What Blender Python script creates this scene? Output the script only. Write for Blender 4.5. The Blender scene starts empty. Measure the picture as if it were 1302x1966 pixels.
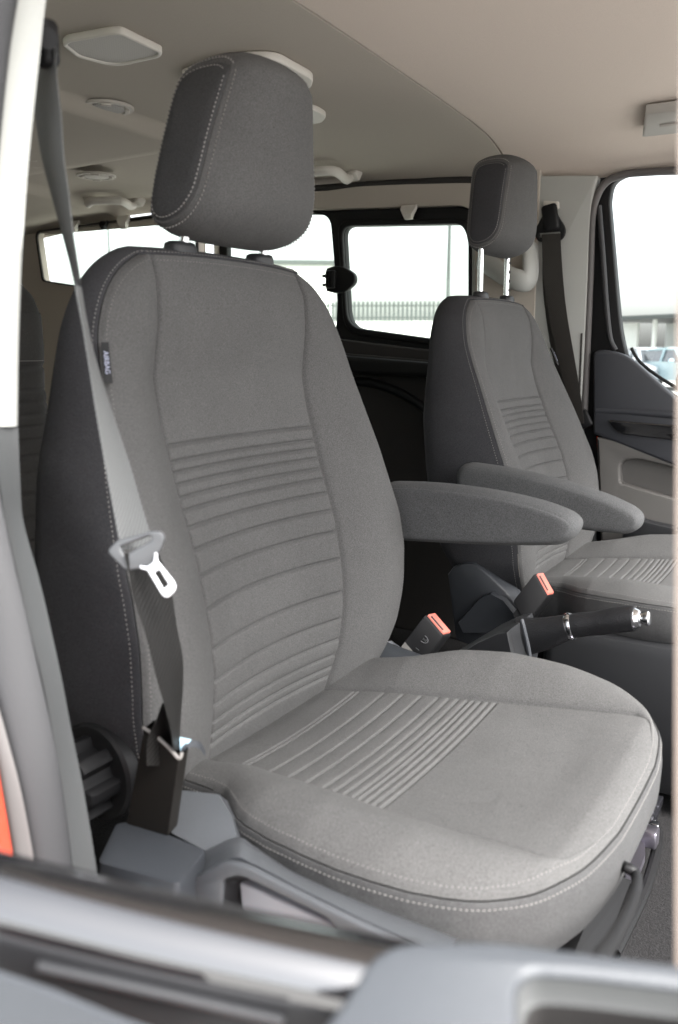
import bpy, bmesh, math, random
import numpy as np
from mathutils import Vector, Matrix
random.seed(4)
scene = bpy.context.scene
COL = scene.collection

# ------------------------------------------------------------------ camera, light, exposure
F = 1620.0
AZ, PITCH = math.radians(32.1), math.radians(10.75)
POS = np.array([.56, -.757, .4155])
FW = np.array([-math.sin(AZ)*math.cos(PITCH), math.cos(AZ)*math.cos(PITCH), -math.sin(PITCH)])
RI = np.array([math.cos(AZ), math.sin(AZ), 0.0])
UP = np.cross(RI, FW)
cam_d = bpy.data.cameras.new('camera')
cam = bpy.data.objects.new('camera', cam_d)
COL.objects.link(cam)
cam.matrix_world = Matrix(((RI[0], UP[0], -FW[0], POS[0]), (RI[1], UP[1], -FW[1], POS[1]),
                           (RI[2], UP[2], -FW[2], POS[2]), (0, 0, 0, 1)))
cam_d.sensor_fit = 'VERTICAL'
cam_d.sensor_height = 36
cam_d.lens = F/1966*36
cam_d.clip_start, cam_d.clip_end = .02, 2000
cam_d.dof.use_dof = True
cam_d.dof.focus_distance = 1.42
cam_d.dof.aperture_fstop = 6.0
cam_d.dof.aperture_blades = 7
scene.camera = cam

w = bpy.data.worlds.new('World')
scene.world = w
w.use_nodes = True
nt = w.node_tree
sky = nt.nodes.new('ShaderNodeTexSky')
sky.sky_type = 'NISHITA'
sky.sun_disc = False
sky.sun_elevation, sky.sun_rotation = math.radians(48), math.radians(100)
sky.dust_density, sky.air_density, sky.ozone_density = 4.0, 1.0, 1.0
hs = nt.nodes.new('ShaderNodeHueSaturation')
hs.inputs['Saturation'].default_value = .22
bg = nt.nodes['Background']
bg.inputs['Strength'].default_value = .12
nt.links.new(sky.outputs[0], hs.inputs['Color'])
nt.links.new(hs.outputs[0], bg.inputs['Color'])
sun_d = bpy.data.lights.new('sun', 'SUN')
sun_d.energy, sun_d.angle, sun_d.color = 2.1, math.radians(24), (1, .985, .96)
sun = bpy.data.objects.new('sun', sun_d)
COL.objects.link(sun)
el, az = math.radians(48), math.radians(100)
sdir = Vector((math.sin(az)*math.cos(el), math.cos(az)*math.cos(el), math.sin(el)))
sun.rotation_euler = sdir.to_track_quat('Z', 'Y').to_euler()
sun.location = (3, 2, 6)
vs = scene.view_settings
vs.view_transform, vs.look, vs.gamma, vs.use_curve_mapping = 'Standard', 'None', 1, False
vs.exposure = 2.6
cy = scene.cycles
cy.use_denoising = True
try:
    cy.denoiser = 'OPENIMAGEDENOISE'
    cy.denoising_input_passes = 'RGB_ALBEDO_NORMAL'
except Exception:
    pass
cy.max_bounces, cy.diffuse_bounces, cy.glossy_bounces, cy.transparent_max_bounces = 10, 6, 4, 16
cy.sample_clamp_indirect = 8
cy.caustics_reflective = cy.caustics_refractive = False


# ------------------------------------------------------------------ survey helpers
def ray(px, py):
    return FW + RI*(px-651)/F + UP*(983-py)/F


def at(px, py, **k):
    """the point of a plane x=, y= or z= seen at a surveyed bearing"""
    (a, v), = k.items()
    i = 'xyz'.index(a)
    d = ray(px, py)
    return POS + d*(v-POS[i])/d[i]


def far(px, py, d):
    return POS + ray(px, py)*d


# ------------------------------------------------------------------ materials
def mat(name, col, rough=.6, metal=0, spec=.5, coat=0, sheen=0):
    m = bpy.data.materials.new(name)
    m.use_nodes = True
    b = m.node_tree.nodes['Principled BSDF']
    b.inputs['Base Color'].default_value = (*col, 1)
    b.inputs['Roughness'].default_value = rough
    b.inputs['Metallic'].default_value = metal
    b.inputs['Specular IOR Level'].default_value = spec
    b.inputs['Coat Weight'].default_value = coat
    b.inputs['Sheen Weight'].default_value = sheen
    b.inputs['Sheen Roughness'].default_value = .4
    return m


def grain(m, scale, bump, dist=.001, var=0, tex='noise', detail=3, var_scale=None):
    """fine surface relief plus a small variation of the base colour"""
    t = m.node_tree
    b = t.nodes['Principled BSDF']
    co = t.nodes.new('ShaderNodeTexCoord')
    if tex == 'noise':
        n = t.nodes.new('ShaderNodeTexNoise')
        n.inputs['Detail'].default_value = detail
        n.inputs['Scale'].default_value = scale
        out = n.outputs['Fac']
    else:
        n = t.nodes.new('ShaderNodeTexVoronoi')
        n.inputs['Scale'].default_value = scale
        out = n.outputs['Distance']
    t.links.new(co.outputs['Object'], n.inputs['Vector'])
    bp = t.nodes.new('ShaderNodeBump')
    bp.inputs['Strength'].default_value = bump
    bp.inputs['Distance'].default_value = dist
    t.links.new(out, bp.inputs['Height'])
    t.links.new(bp.outputs['Normal'], b.inputs['Normal'])
    if var:
        c = b.inputs['Base Color'].default_value[:3]
        src = out
        if var_scale:
            n2 = t.nodes.new('ShaderNodeTexNoise')
            n2.inputs['Scale'].default_value = var_scale
            n2.inputs['Detail'].default_value = 5
            t.links.new(co.outputs['Object'], n2.inputs['Vector'])
            src = n2.outputs['Fac']
        r = t.nodes.new('ShaderNodeMapRange')
        r.inputs['From Min'].default_value, r.inputs['From Max'].default_value = .3, .7
        r.inputs['To Min'].default_value, r.inputs['To Max'].default_value = 1-var, 1+var
        t.links.new(src, r.inputs['Value'])
        mx = t.nodes.new('ShaderNodeVectorMath')
        mx.operation = 'SCALE'
        mx.inputs[0].default_value = c
        t.links.new(r.outputs[0], mx.inputs['Scale'])
        t.links.new(mx.outputs[0], b.inputs['Base Color'])
    return m


def fabric(name, col):
    """woven seat cloth: crossed thread relief and flecked yarn colour"""
    m = mat(name, col, rough=.95, spec=.12, sheen=.02)
    t = m.node_tree
    b = t.nodes['Principled BSDF']
    co = t.nodes.new('ShaderNodeTexCoord')
    n1 = t.nodes.new('ShaderNodeTexNoise')
    n1.inputs['Scale'].default_value = 950
    n1.inputs['Detail'].default_value = 2
    n2 = t.nodes.new('ShaderNodeTexNoise')
    n2.inputs['Scale'].default_value = 9
    n2.inputs['Detail'].default_value = 3
    n3 = t.nodes.new('ShaderNodeTexVoronoi')
    n3.inputs['Scale'].default_value = 1100
    for n in (n1, n2, n3):
        t.links.new(co.outputs['Object'], n.inputs['Vector'])
    ad = t.nodes.new('ShaderNodeMath')
    ad.operation = 'ADD'
    t.links.new(n1.outputs['Fac'], ad.inputs[0])
    t.links.new(n3.outputs['Distance'], ad.inputs[1])
    bp = t.nodes.new('ShaderNodeBump')
    bp.inputs['Strength'].default_value = .35
    bp.inputs['Distance'].default_value = .0008
    t.links.new(ad.outputs[0], bp.inputs['Height'])
    n4 = t.nodes.new('ShaderNodeTexNoise')
    n4.inputs['Scale'].default_value = 17
    n4.inputs['Detail'].default_value = 2.5
    n4.inputs['Distortion'].default_value = .6
    t.links.new(co.outputs['Object'], n4.inputs['Vector'])
    bp2 = t.nodes.new('ShaderNodeBump')
    bp2.inputs['Strength'].default_value = .35
    bp2.inputs['Distance'].default_value = .006
    t.links.new(n4.outputs['Fac'], bp2.inputs['Height'])
    t.links.new(bp2.outputs['Normal'], bp.inputs['Normal'])
    t.links.new(bp.outputs['Normal'], b.inputs['Normal'])
    r1 = t.nodes.new('ShaderNodeMapRange')
    r1.inputs['From Min'].default_value, r1.inputs['From Max'].default_value = .3, .7
    r1.inputs['To Min'].default_value, r1.inputs['To Max'].default_value = .68, 1.32
    t.links.new(n1.outputs['Fac'], r1.inputs['Value'])
    r2 = t.nodes.new('ShaderNodeMapRange')
    r2.inputs['From Min'].default_value, r2.inputs['From Max'].default_value = .3, .7
    r2.inputs['To Min'].default_value, r2.inputs['To Max'].default_value = .93, 1.07
    t.links.new(n2.outputs['Fac'], r2.inputs['Value'])
    mu = t.nodes.new('ShaderNodeMath')
    mu.operation = 'MULTIPLY'
    t.links.new(r1.outputs[0], mu.inputs[0])
    t.links.new(r2.outputs[0], mu.inputs[1])
    mx = t.nodes.new('ShaderNodeVectorMath')
    mx.operation = 'SCALE'
    mx.inputs[0].default_value = col
    t.links.new(mu.outputs[0], mx.inputs['Scale'])
    t.links.new(mx.outputs[0], b.inputs['Base Color'])
    return m


def webbing(name, col, rough=.55, spec=.2):
    m = mat(name, col, rough=rough, spec=spec)
    t = m.node_tree
    b = t.nodes['Principled BSDF']
    uv = t.nodes.new('ShaderNodeUVMap')
    wv = t.nodes.new('ShaderNodeTexWave')
    wv.wave_type, wv.bands_direction = 'BANDS', 'DIAGONAL'
    wv.inputs['Scale'].default_value = 125
    wv.inputs['Distortion'].default_value = .3
    mr = t.nodes.new('ShaderNodeMapRange')
    mr.inputs['To Min'].default_value, mr.inputs['To Max'].default_value = .72, 1.22
    t.links.new(wv.outputs['Fac'], mr.inputs['Value'])
    sc_ = t.nodes.new('ShaderNodeVectorMath')
    sc_.operation = 'SCALE'
    sc_.inputs[0].default_value = col
    t.links.new(mr.outputs[0], sc_.inputs['Scale'])
    t.links.new(sc_.outputs[0], b.inputs['Base Color'])
    t.links.new(uv.outputs[0], wv.inputs['Vector'])
    bp = t.nodes.new('ShaderNodeBump')
    bp.inputs['Strength'].default_value = .5
    bp.inputs['Distance'].default_value = .0006
    t.links.new(wv.outputs['Fac'], bp.inputs['Height'])
    t.links.new(bp.outputs['Normal'], b.inputs['Normal'])
    return m


def glass(name, tint, gloss=.05):
    m = bpy.data.materials.new(name)
    m.use_nodes = True
    t = m.node_tree
    t.nodes.remove(t.nodes['Principled BSDF'])
    tr = t.nodes.new('ShaderNodeBsdfTransparent')
    tr.inputs['Color'].default_value = (*tint, 1)
    gl = t.nodes.new('ShaderNodeBsdfGlossy')
    gl.inputs['Roughness'].default_value = .02
    mx = t.nodes.new('ShaderNodeMixShader')
    mx.inputs['Fac'].default_value = gloss
    t.links.new(tr.outputs[0], mx.inputs[1])
    t.links.new(gl.outputs[0], mx.inputs[2])
    t.links.new(mx.outputs[0], t.nodes['Material Output'].inputs['Surface'])
    return m


M = {}
M['cloth'] = fabric('grey_seat_cloth', (.0775, .0765, .0755))
M['cloth_dark'] = fabric('darker_side_cloth', (.040, .040, .043))  # seat cloth in a darker tone for the side panels
M['cloth_skirt'] = fabric('shaded_skirt_cloth', (.058, .0577, .058))  # same seat cloth darkened, the skirt's shade put into its colour
M['cloth_rear'] = fabric('rear_bench_cloth', (.05, .048, .046))
M['cloth_side'] = fabric('shaded_headrest_cloth', (.052, .052, .053))  # same seat cloth darkened, shade of the headrest sides put into the colour
M['thread'] = mat('pale_stitch_thread', (.21, .20, .19), .7)
M['plastic_dark'] = grain(mat('dark_grained_plastic', (.014, .0145, .016), .5), 900, .25, .0006, .08)
M['plastic_grey'] = grain(mat('slate_grained_plastic', (.025, .0275, .032), .48), 900, .3, .0006, .06)
M['plastic_mid'] = grain(mat('mid_grey_trim', (.075, .077, .077), .55), 900, .25, .0006, .05)
M['trim_light'] = grain(mat('pale_pillar_trim', (.37, .375, .355), .55), 700, .2, .0005, .03)
M['panel_grey'] = grain(mat('door_panel_grey', (.105, .10, .094), .7), 900, .25, .0006, .05)
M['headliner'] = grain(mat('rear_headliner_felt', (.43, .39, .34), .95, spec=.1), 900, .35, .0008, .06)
M['headliner_bounce'] = grain(mat('bounce_tinted_front_felt', (.62, .54, .475), .95, spec=.1), 900, .35, .0008, .06)  # warm bounce light on the front ceiling is put into this felt colour
M['ceil_plastic'] = grain(mat('ceiling_fitting_plastic', (.60, .57, .52), .5), 700, .15, .0004)
M['gap'] = mat('shadow_gap_rubber', (.03, .028, .026), .9)
M['black'] = grain(mat('satin_black', (.008, .008, .0085), .5, spec=.22), 600, .12, .0005)
M['gloss'] = mat('gloss_black', (.008, .008, .009), .10, spec=1, coat=1)
M['rubber'] = grain(mat('seal_rubber', (.03, .03, .032), .55), 300, .2, .0006)
M['web'] = webbing('shaded_belt_webbing', (.011, .0105, .010))  # lower run of the near belt, its shade put into the colour
M['web_near'] = webbing('lit_belt_webbing', (.12, .123, .123), .36)  # upper run of the same belt, its lit tone put into the colour
M['chrome'] = mat('bright_metal', (.82, .83, .85), .18, 1)
M['steel'] = mat('brushed_steel', (.75, .77, .80), .32, 1)
M['zinc'] = mat('zinc_steel', (.42, .40, .46), .35, 1)
M['red'] = mat('buckle_button_red', (.55, .15, .11), .5)
M['white'] = mat('printed_white', (.8, .8, .82), .6)
M['pale'] = mat('pale_sticker', (.35, .52, .62), .4)
M['frame_beige'] = grain(mat('window_frame_felt', (.14, .112, .095), .8), 400, .2, .0005)
M['sill'] = mat('piano_black_sill', (.006, .006, .007), .14, spec=1, coat=1)
M['sill'].node_tree.nodes['Principled BSDF'].inputs['IOR'].default_value = 1.75
M['sill'].node_tree.nodes['Principled BSDF'].inputs['Coat IOR'].default_value = 1.6
M['sill_face'] = mat('satin_black_door_edge', (.010, .010, .011), .5, spec=.3)
M['buckle'] = mat('buckle_housing_black', (.006, .006, .0065), .55, spec=.18)
M['web_far'] = webbing('far_belt_webbing', (.034, .031, .028), .45, .4)
M['visor'] = grain(mat('visor_vinyl', (.36, .34, .31), .6), 700, .2, .0005)
M['pillar_low'] = grain(mat('near_pillar_plastic', (.048, .05, .051), .5), 900, .25, .0006)
M['clip'] = mat('dark_polished_steel', (.10, .10, .115), .25, .9)
M['valance'] = grain(mat('valance_plastic', (.064, .068, .074), .34), 900, .3, .0006, .06)
M['tagprint'] = mat('faded_blue_print', (.34, .36, .46), .7)
M['vent'] = mat('vent_plastic', (.46, .425, .38), .6)
M['orange'] = mat('orange_body_paint', (.62, .042, .001), .4, spec=.3, coat=.3)
M['carpet'] = grain(mat('charcoal_carpet', (.020, .0195, .020), .98, spec=.1), 500, 1.0, .003, .45, detail=6)
M['door_near'] = grain(mat('slate_door_plastic', (.042, .046, .052), .5), 700, .3, .0006, .04)
M['glass'] = glass('clear_pane', (.95, .97, .96))
M['glass_p'] = glass('tinted_pane', (.90, .94, .90))
M['asphalt'] = grain(mat('pale_concrete', (.30, .295, .285), .9), 30, .3, .01, .15, detail=8)
M['wallw'] = grain(mat('white_render', (.78, .80, .76), .85), 14, .2, .01, .06)
M['galv'] = mat('galvanised_rail', (.075, .085, .082), .6, .2)
M['shed'] = grain(mat('pale_cladding', (.72, .74, .70), .7), 9, .2, .01, .05)
M['carpaint'] = mat('silver_car_paint', (.45, .47, .50), .3, .4, coat=1)
M['carpaint2'] = mat('pale_blue_car_paint', (.30, .42, .46), .3, .2, coat=1)
M['carglass'] = mat('car_window', (.03, .035, .04), .08, coat=1)
M['tyre'] = mat('tyre_rubber', (.02, .02, .02), .8)
M['lamp'] = mat('headlight_lens', (.7, .72, .74), .1, coat=1)


# ------------------------------------------------------------------ object helpers
def thing(name, label, cat, loc=(0, 0, 0), group=None):
    o = bpy.data.objects.new(name, None)
    o.empty_display_size = .05
    COL.objects.link(o)
    o.location = loc
    o['label'], o['category'] = label, cat
    if group:
        o['group'] = group
    return o


def tag(o, label=None, cat=None, group=None, kind=None):
    for k, v in (('label', label), ('category', cat), ('group', group), ('kind', kind)):
        if v:
            o[k] = v
    return o


def wloc(o):
    v = Vector(o.location)
    while o.parent:
        o = o.parent
        v = v + Vector(o.location)
    return v


def mesh(name, verts, faces, m, parent=None, smooth=True, T=None, uv=None, sharp=None, loc=None):
    """verts in world coordinates; the object origin sits at its parent's base (or loc)"""
    vv = [Vector(v) for v in (map(T, verts) if T else verts)]
    org = wloc(parent) if parent else Vector(loc if loc is not None else sum(vv, Vector())/max(1, len(vv)))
    me = bpy.data.meshes.new(name)
    me.from_pydata([v-org for v in vv], [], faces)
    bm = bmesh.new()
    bm.from_mesh(me)
    bmesh.ops.recalc_face_normals(bm, faces=bm.faces)
    if uv:
        l = bm.loops.layers.uv.new('UVMap')
        for f in bm.faces:
            for lp in f.loops:
                lp[l].uv = uv[lp.vert.index]
    bm.to_mesh(me)
    bm.free()
    for p in me.polygons:
        p.use_smooth = smooth
    if smooth and sharp is not None:
        me.set_sharp_from_angle(angle=math.radians(sharp))
    me.materials.append(m)
    o = bpy.data.objects.new(name, me)
    COL.objects.link(o)
    if parent:
        o.parent = parent
    else:
        o.location = org
    return o


class MB:
    """collects pieces for ONE mesh object"""
    def __init__(s):
        s.v, s.f = [], []

    def add(s, v, f):
        n = len(s.v)
        s.v += [tuple(map(float, p)) for p in v]
        s.f += [tuple(i+n for i in q) for q in f]
        return s

    def hexa(s, a, b):
        """a, b: matching quads"""
        return s.loft([a, b], True, True)

    def box(s, c, size, ax=None, bev=0):
        c = np.array(c, float)
        ax = np.eye(3) if ax is None else np.array(ax, float)
        h = np.array(size, float)/2
        if bev <= 0:
            v = [c + ax[0]*h[0]*i + ax[1]*h[1]*j + ax[2]*h[2]*k for k in (-1, 1) for i, j in ((-1, -1), (1, -1), (1, 1), (-1, 1))]
            return s.add(v, [(3, 2, 1, 0), (4, 5, 6, 7), (0, 1, 5, 4), (1, 2, 6, 5), (2, 3, 7, 6), (3, 0, 4, 7)])
        rings = []
        for z, i in ((-h[2], bev), (-h[2]+bev*.3, bev*.3), (-h[2]+bev, 0), (h[2]-bev, 0), (h[2]-bev*.3, bev*.3), (h[2], bev)):
            pts = rrect(h[0]-i, h[1]-i, max(bev, 1e-4), 3)
            rings.append([c + ax[0]*p[0] + ax[1]*p[1] + ax[2]*z for p in pts])
        return s.loft(rings, True, True)

    def loft(s, rings, cap0=False, cap1=False, closed=True):
        n = len(rings[0])
        v = [p for r in rings for p in r]
        f = []
        for i in range(len(rings)-1):
            for j in range(n if closed else n-1):
                k = (j+1) % n
                f.append((i*n+j, i*n+k, (i+1)*n+k, (i+1)*n+j))
        if cap0:
            f.append(tuple(range(n-1, -1, -1)))
        if cap1:
            f.append(tuple((len(rings)-1)*n+j for j in range(n)))
        return s.add(v, f)

    def tube(s, pts, r, n=10, cap=True, squash=None):
        """round bar along pts; r a number, a list, or list of (across, up)"""
        pts = [np.array(p, float) for p in pts]
        rings, last = [], None
        for i, p in enumerate(pts):
            d = pts[min(i+1, len(pts)-1)]-pts[max(i-1, 0)]
            d = d/(np.linalg.norm(d)+1e-12)
            if last is None:
                a = np.array([0, 0, 1.]) if abs(d[2]) < .9 else np.array([1., 0, 0])
            else:
                a = last
            a = a-d*(a@d)
            a /= np.linalg.norm(a)
            last = a
            b = np.cross(d, a)
            rr = r[i] if isinstance(r, (list, tuple)) else r
            ra, rb = rr if isinstance(rr, (list, tuple)) else (rr, rr)
            rings.append([p + a*rb*math.cos(t) + b*ra*math.sin(t) for t in [2*math.pi*k/n for k in range(n)]])
        return s.loft(rings, cap, cap)

    def build(s, name, m, parent=None, smooth=True, sharp=35, T=None, loc=None):
        return mesh(name, s.v, s.f, m, parent, smooth, T, None, sharp, loc)


def rrect(hx, hy, r, n=4):
    r = min(r, hx*.999, hy*.999)
    out = []
    for cx, cy, a0 in ((hx-r, hy-r, 0), (-hx+r, hy-r, 90), (-hx+r, -hy+r, 180), (hx-r, -hy+r, 270)):
        for k in range(n+1):
            a = math.radians(a0+90*k/n)
            out.append((cx+r*math.cos(a), cy+r*math.sin(a)))
    return out


def rounded(poly, r, n=5):
    """round the corners of a 2-D polygon; r a number or one radius per corner"""
    out = []
    N = len(poly)
    for i in range(N):
        p0, p, p1 = (np.array(poly[j % N], float)[:2] for j in (i-1, i, i+1))
        a, b = p0-p, p1-p
        la, lb = np.linalg.norm(a), np.linalg.norm(b)
        rr = r[i] if isinstance(r, (list, tuple)) else r
        rr = min(rr, la*.48, lb*.48)
        a, b = a/la, b/lb
        for k in range(n+1):
            t = k/n
            out.append(tuple((p+a*rr)*(1-t)**2 + p*2*t*(1-t) + (p+b*rr)*t*t))
    return out


def smooth_path(pts, n=6):
    """Catmull-Rom through 3-D points"""
    P = [np.array(p, float) for p in pts]
    P = [2*P[0]-P[1]]+P+[2*P[-1]-P[-2]]
    out = []
    for i in range(1, len(P)-2):
        for k in range(n):
            t = k/n
            out.append(.5*(2*P[i]+(P[i+1]-P[i-1])*t+(2*P[i-1]-5*P[i]+4*P[i+1]-P[i+2])*t*t+(3*P[i]-P[i-1]-3*P[i+1]+P[i+2])*t**3))
    out.append(P[-2])
    return out


def plate(name, outline, holes, thick, m, parent=None, frame=None, bev=0, loc=None):
    """flat plate with real holes. outline/holes are 2-D in the frame (origin, u, v);
    it is thick towards cross(u, v) from the frame plane"""
    o, u, v = (np.array(q, float) for q in frame)
    cu = bpy.data.curves.new('plate_curve', 'CURVE')
    cu.dimensions, cu.fill_mode = '2D', 'BOTH'
    cu.extrude = max(thick/2-bev, 1e-4)
    cu.bevel_depth, cu.bevel_resolution = bev, 2
    cu.offset = -bev
    for loop in [outline]+list(holes):
        sp = cu.splines.new('POLY')
        sp.points.add(len(loop)-1)
        for p, q in zip(sp.points, loop):
            p.co = (q[0], q[1], 0, 1)
        sp.use_cyclic_u = True
    tmp = bpy.data.objects.new('plate_tmp', cu)
    me = tmp.to_mesh()
    vs_ = [tuple(q.co) for q in me.vertices]
    fs_ = [tuple(p.vertices) for p in me.polygons]
    tmp.to_mesh_clear()
    bpy.data.objects.remove(tmp)
    bpy.data.curves.remove(cu)
    nrm = np.cross(u, v)
    vv = [o+u*a+v*b+nrm*(c+thick/2) for a, b, c in vs_]
    bm = bmesh.new()
    bv = [bm.verts.new(q) for q in vv]
    for q in fs_:
        try:
            bm.faces.new([bv[i] for i in q])
        except ValueError:
            pass
    bmesh.ops.remove_doubles(bm, verts=bm.verts, dist=1e-6)
    bm.verts.index_update()
    vv = [tuple(q.co) for q in bm.verts]
    ff = [tuple(x.index for x in q.verts) for q in bm.faces]
    bm.free()
    return mesh(name, vv, ff, m, parent, True, None, None, 30, loc)


def text(name, body, size, m, parent, org, u, v, depth=.0004, align='CENTER'):
    cu = bpy.data.curves.new('lettering', 'FONT')
    cu.body, cu.size, cu.extrude = body, size, depth
    cu.align_x, cu.align_y = align, 'CENTER'
    tmp = bpy.data.objects.new('lettering_tmp', cu)
    me = tmp.to_mesh()
    o, u, v = (np.array(q, float) for q in (org, u, v))
    n = np.cross(u, v)
    vv = [o+u*q.co.x+v*q.co.y+n*q.co.z for q in me.vertices]
    ff = [tuple(p.vertices) for p in me.polygons]
    tmp.to_mesh_clear()
    bpy.data.objects.remove(tmp)
    bpy.data.curves.remove(cu)
    return mesh(name, vv, ff, m, parent, False)


def ribbon(name, pairs, thick, m, parent, n=5):
    """strap between left/right edge points, with thickness and lengthwise uv"""
    L = smooth_path([p[0] for p in pairs], n)
    R = smooth_path([p[1] for p in pairs], n)
    v, f, uv = [], [], []
    s = 0
    K = 5
    for i in range(len(L)):
        if i:
            s += np.linalg.norm((L[i]+R[i]-L[i-1]-R[i-1])/2)
        a = R[i]-L[i]
        d = (L[min(i+1, len(L)-1)]+R[min(i+1, len(L)-1)])-(L[max(i-1, 0)]+R[max(i-1, 0)])
        nn = np.cross(a, d)
        nn = nn/(np.linalg.norm(nn)+1e-12)
        for side in (1, -1):
            for k in range(K):
                t = k/(K-1) if side > 0 else 1-k/(K-1)
                e = .25 if k in (0, K-1) else 1
                v.append(L[i]+a*t+nn*side*thick/2*e)
                uv.append((s, t*.046))
    n2 = 2*K
    for i in range(len(L)-1):
        for j in range(n2):
            k = (j+1) % n2
            f.append((i*n2+j, i*n2+k, (i+1)*n2+k, (i+1)*n2+j))
    f.append(tuple(range(n2)))
    f.append(tuple((len(L)-1)*n2+j for j in range(n2)))
    return mesh(name, v, f, m, parent, True, None, uv, 60)


def dashes(mb, path, nrm, pitch=.0044, ln=.0030, wd=.00043, lift=.0003):
    """a row of sewn stitches along a polyline"""
    path = [np.array(p, float) for p in path]
    nrm = [np.array(p, float) for p in nrm]
    seg = [np.linalg.norm(path[i+1]-path[i]) for i in range(len(path)-1)]
    cum = np.concatenate([[0], np.cumsum(seg)])

    def ev(s):
        i = int(np.clip(np.searchsorted(cum, s)-1, 0, len(seg)-1))
        t = (s-cum[i])/max(seg[i], 1e-9)
        q = nrm[i]*(1-t)+nrm[i+1]*t
        return path[i]*(1-t)+path[i+1]*t, q/(np.linalg.norm(q)+1e-9)
    s = pitch
    while s < cum[-1]-pitch:
        p, n = ev(s)
        q, _ = ev(s+ln)
        d = (q-p)/np.linalg.norm(q-p)
        b = np.cross(n, d)
        mid = (p+q)/2
        v = []
        for c, hgt, hw in ((p, -.0006, wd*.7), (mid, lift, wd), (q, -.0006, wd*.7)):
            for e in (-1, 1):
                v.append(c+b*hw*e-n*.0008)
                v.append(c+b*hw*e*.7+n*hgt)
        mb.add(v, [(0, 2, 3, 1), (1, 3, 7, 5), (5, 7, 11, 9), (0, 1, 5, 4), (4, 5, 9, 8), (3, 2, 6, 7), (7, 6, 10, 11), (8, 9, 11, 10)])
        s += pitch


def lerp(tab, x, k=1):
    a = sorted(tab)
    return float(np.interp(x, [q[0] for q in a], [q[k] for q in a]))


def smoothtab(tab, k=1, n=400, w=.012):
    """table -> smoothed callable"""
    a = sorted(tab)
    xs = np.linspace(a[0][0], a[-1][0], n)
    ys = np.interp(xs, [q[0] for q in a], [q[k] for q in a])
    st = xs[1]-xs[0]
    r = int(max(1, w/st))
    ker = np.hanning(2*r+3)[1:-1]
    ker /= ker.sum()
    pad = np.concatenate([2*ys[0]-ys[r:0:-1], ys, 2*ys[-1]-ys[-2:-r-2:-1]])
    ys = np.convolve(pad, ker, 'valid')
    return lambda x: float(np.interp(x, xs, ys))


def sstep(t):
    t = min(1, max(0, t))
    return t*t*(3-2*t)
# ------------------------------------------------------------------ the place: ground, van floor, ceiling, walls
for k_, v_ in dict(knob=grain(mat('knob_plastic', (.005, .005, .0055), .6, spec=.12), 900, .2, .0005), leather=grain(mat('black_leather', (.013, .013, .014), .42, spec=.4), 420, .45, .0008, tex='voronoi'),
                   sleeve=webbing('dusty_black_sleeve', (.014, .0125, .011), .6, .15), sleeve_lip=mat('pale_sleeve_edge', (.16, .15, .14), .6), emblem=mat('badge_grey', (.13, .13, .135), .5),  # sleeve lip in a paler tone than the sleeve
                   tongue=grain(mat('tongue_plastic', (.075, .078, .082), .4), 800, .2, .0005), tongue_metal=mat('tongue_steel', (.88, .90, .93), .45, .7),
                   panel_dark=grain(mat('dark_wall_panel', (.020, .018, .017), .9), 800, .25, .0006, .1), seal_light=mat('pale_door_seal', (.09, .083, .081), .6),
                   dtop=grain(mat('door_upper_plastic', (.036, .038, .044), .5), 900, .3, .0006, .05), grille=None).items():
    M[k_] = v_


def grille_mat():
    m = mat('perforated_grille', (.40, .385, .35), .6)
    t = m.node_tree
    co = t.nodes.new('ShaderNodeTexCoord')
    vo = t.nodes.new('ShaderNodeTexVoronoi')
    vo.inputs['Scale'].default_value = 210
    vo.inputs['Randomness'].default_value = 0
    t.links.new(co.outputs['Object'], vo.inputs['Vector'])
    cr = t.nodes.new('ShaderNodeMapRange')
    cr.inputs['From Min'].default_value, cr.inputs['From Max'].default_value = .28, .36
    t.links.new(vo.outputs['Distance'], cr.inputs['Value'])
    mx = t.nodes.new('ShaderNodeMix')
    mx.data_type = 'RGBA'
    mx.inputs['A'].default_value = (.05, .048, .045, 1)
    mx.inputs['B'].default_value = (.42, .40, .37, 1)
    t.links.new(cr.outputs[0], mx.inputs['Factor'])
    t.links.new(mx.outputs['Result'], t.nodes['Principled BSDF'].inputs['Base Color'])
    return m


M['grille'] = grille_mat()
ZG = -.95
tag(mesh('ground', [(-300, -300, ZG), (300, -300, ZG), (300, 300, ZG), (-300, 300, ZG)], [(0, 1, 2, 3)], M['asphalt'], smooth=False), kind='structure')
tag(mesh('floor', [(-2.45, -.43, -.33), (1.1, -.43, -.33), (1.1, 1.29, -.33), (-2.45, 1.29, -.33), (-2.45, -.43, -.36), (1.1, -.43, -.36), (1.1, 1.29, -.36), (-2.45, 1.29, -.36)],
         [(0, 1, 2, 3), (7, 6, 5, 4), (0, 4, 5, 1), (1, 5, 6, 2), (2, 6, 7, 3), (3, 7, 4, 0)], M['carpet'], smooth=False), kind='structure')
f_zc = smoothtab([(0, .886), (.35, .884), (.55, .880), (.64, .874), (.70, .862), (.77, .842), (.83, .818), (.86, .79)], w=.03)


def zc(y):
    return f_zc(min(.86, abs(y-.43)))


def edge_rise(x, y):
    return .038*sstep((-.22-x)/.6)*sstep((abs(y-.43)-.68)/.13)


CR0, CR1 = at(124, 312, z=.884), at(317, 277, z=.884)


def roof_drop(x, y=.7):
    xc = CR0[0]+(CR1[0]-CR0[0])*(y-CR0[1])/(CR1[1]-CR0[1])
    xc = min(-.75, max(-1.5, xc))
    return -.024*sstep((xc-x)/.035)-.05*sstep((-1.6-x)/.8)


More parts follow.
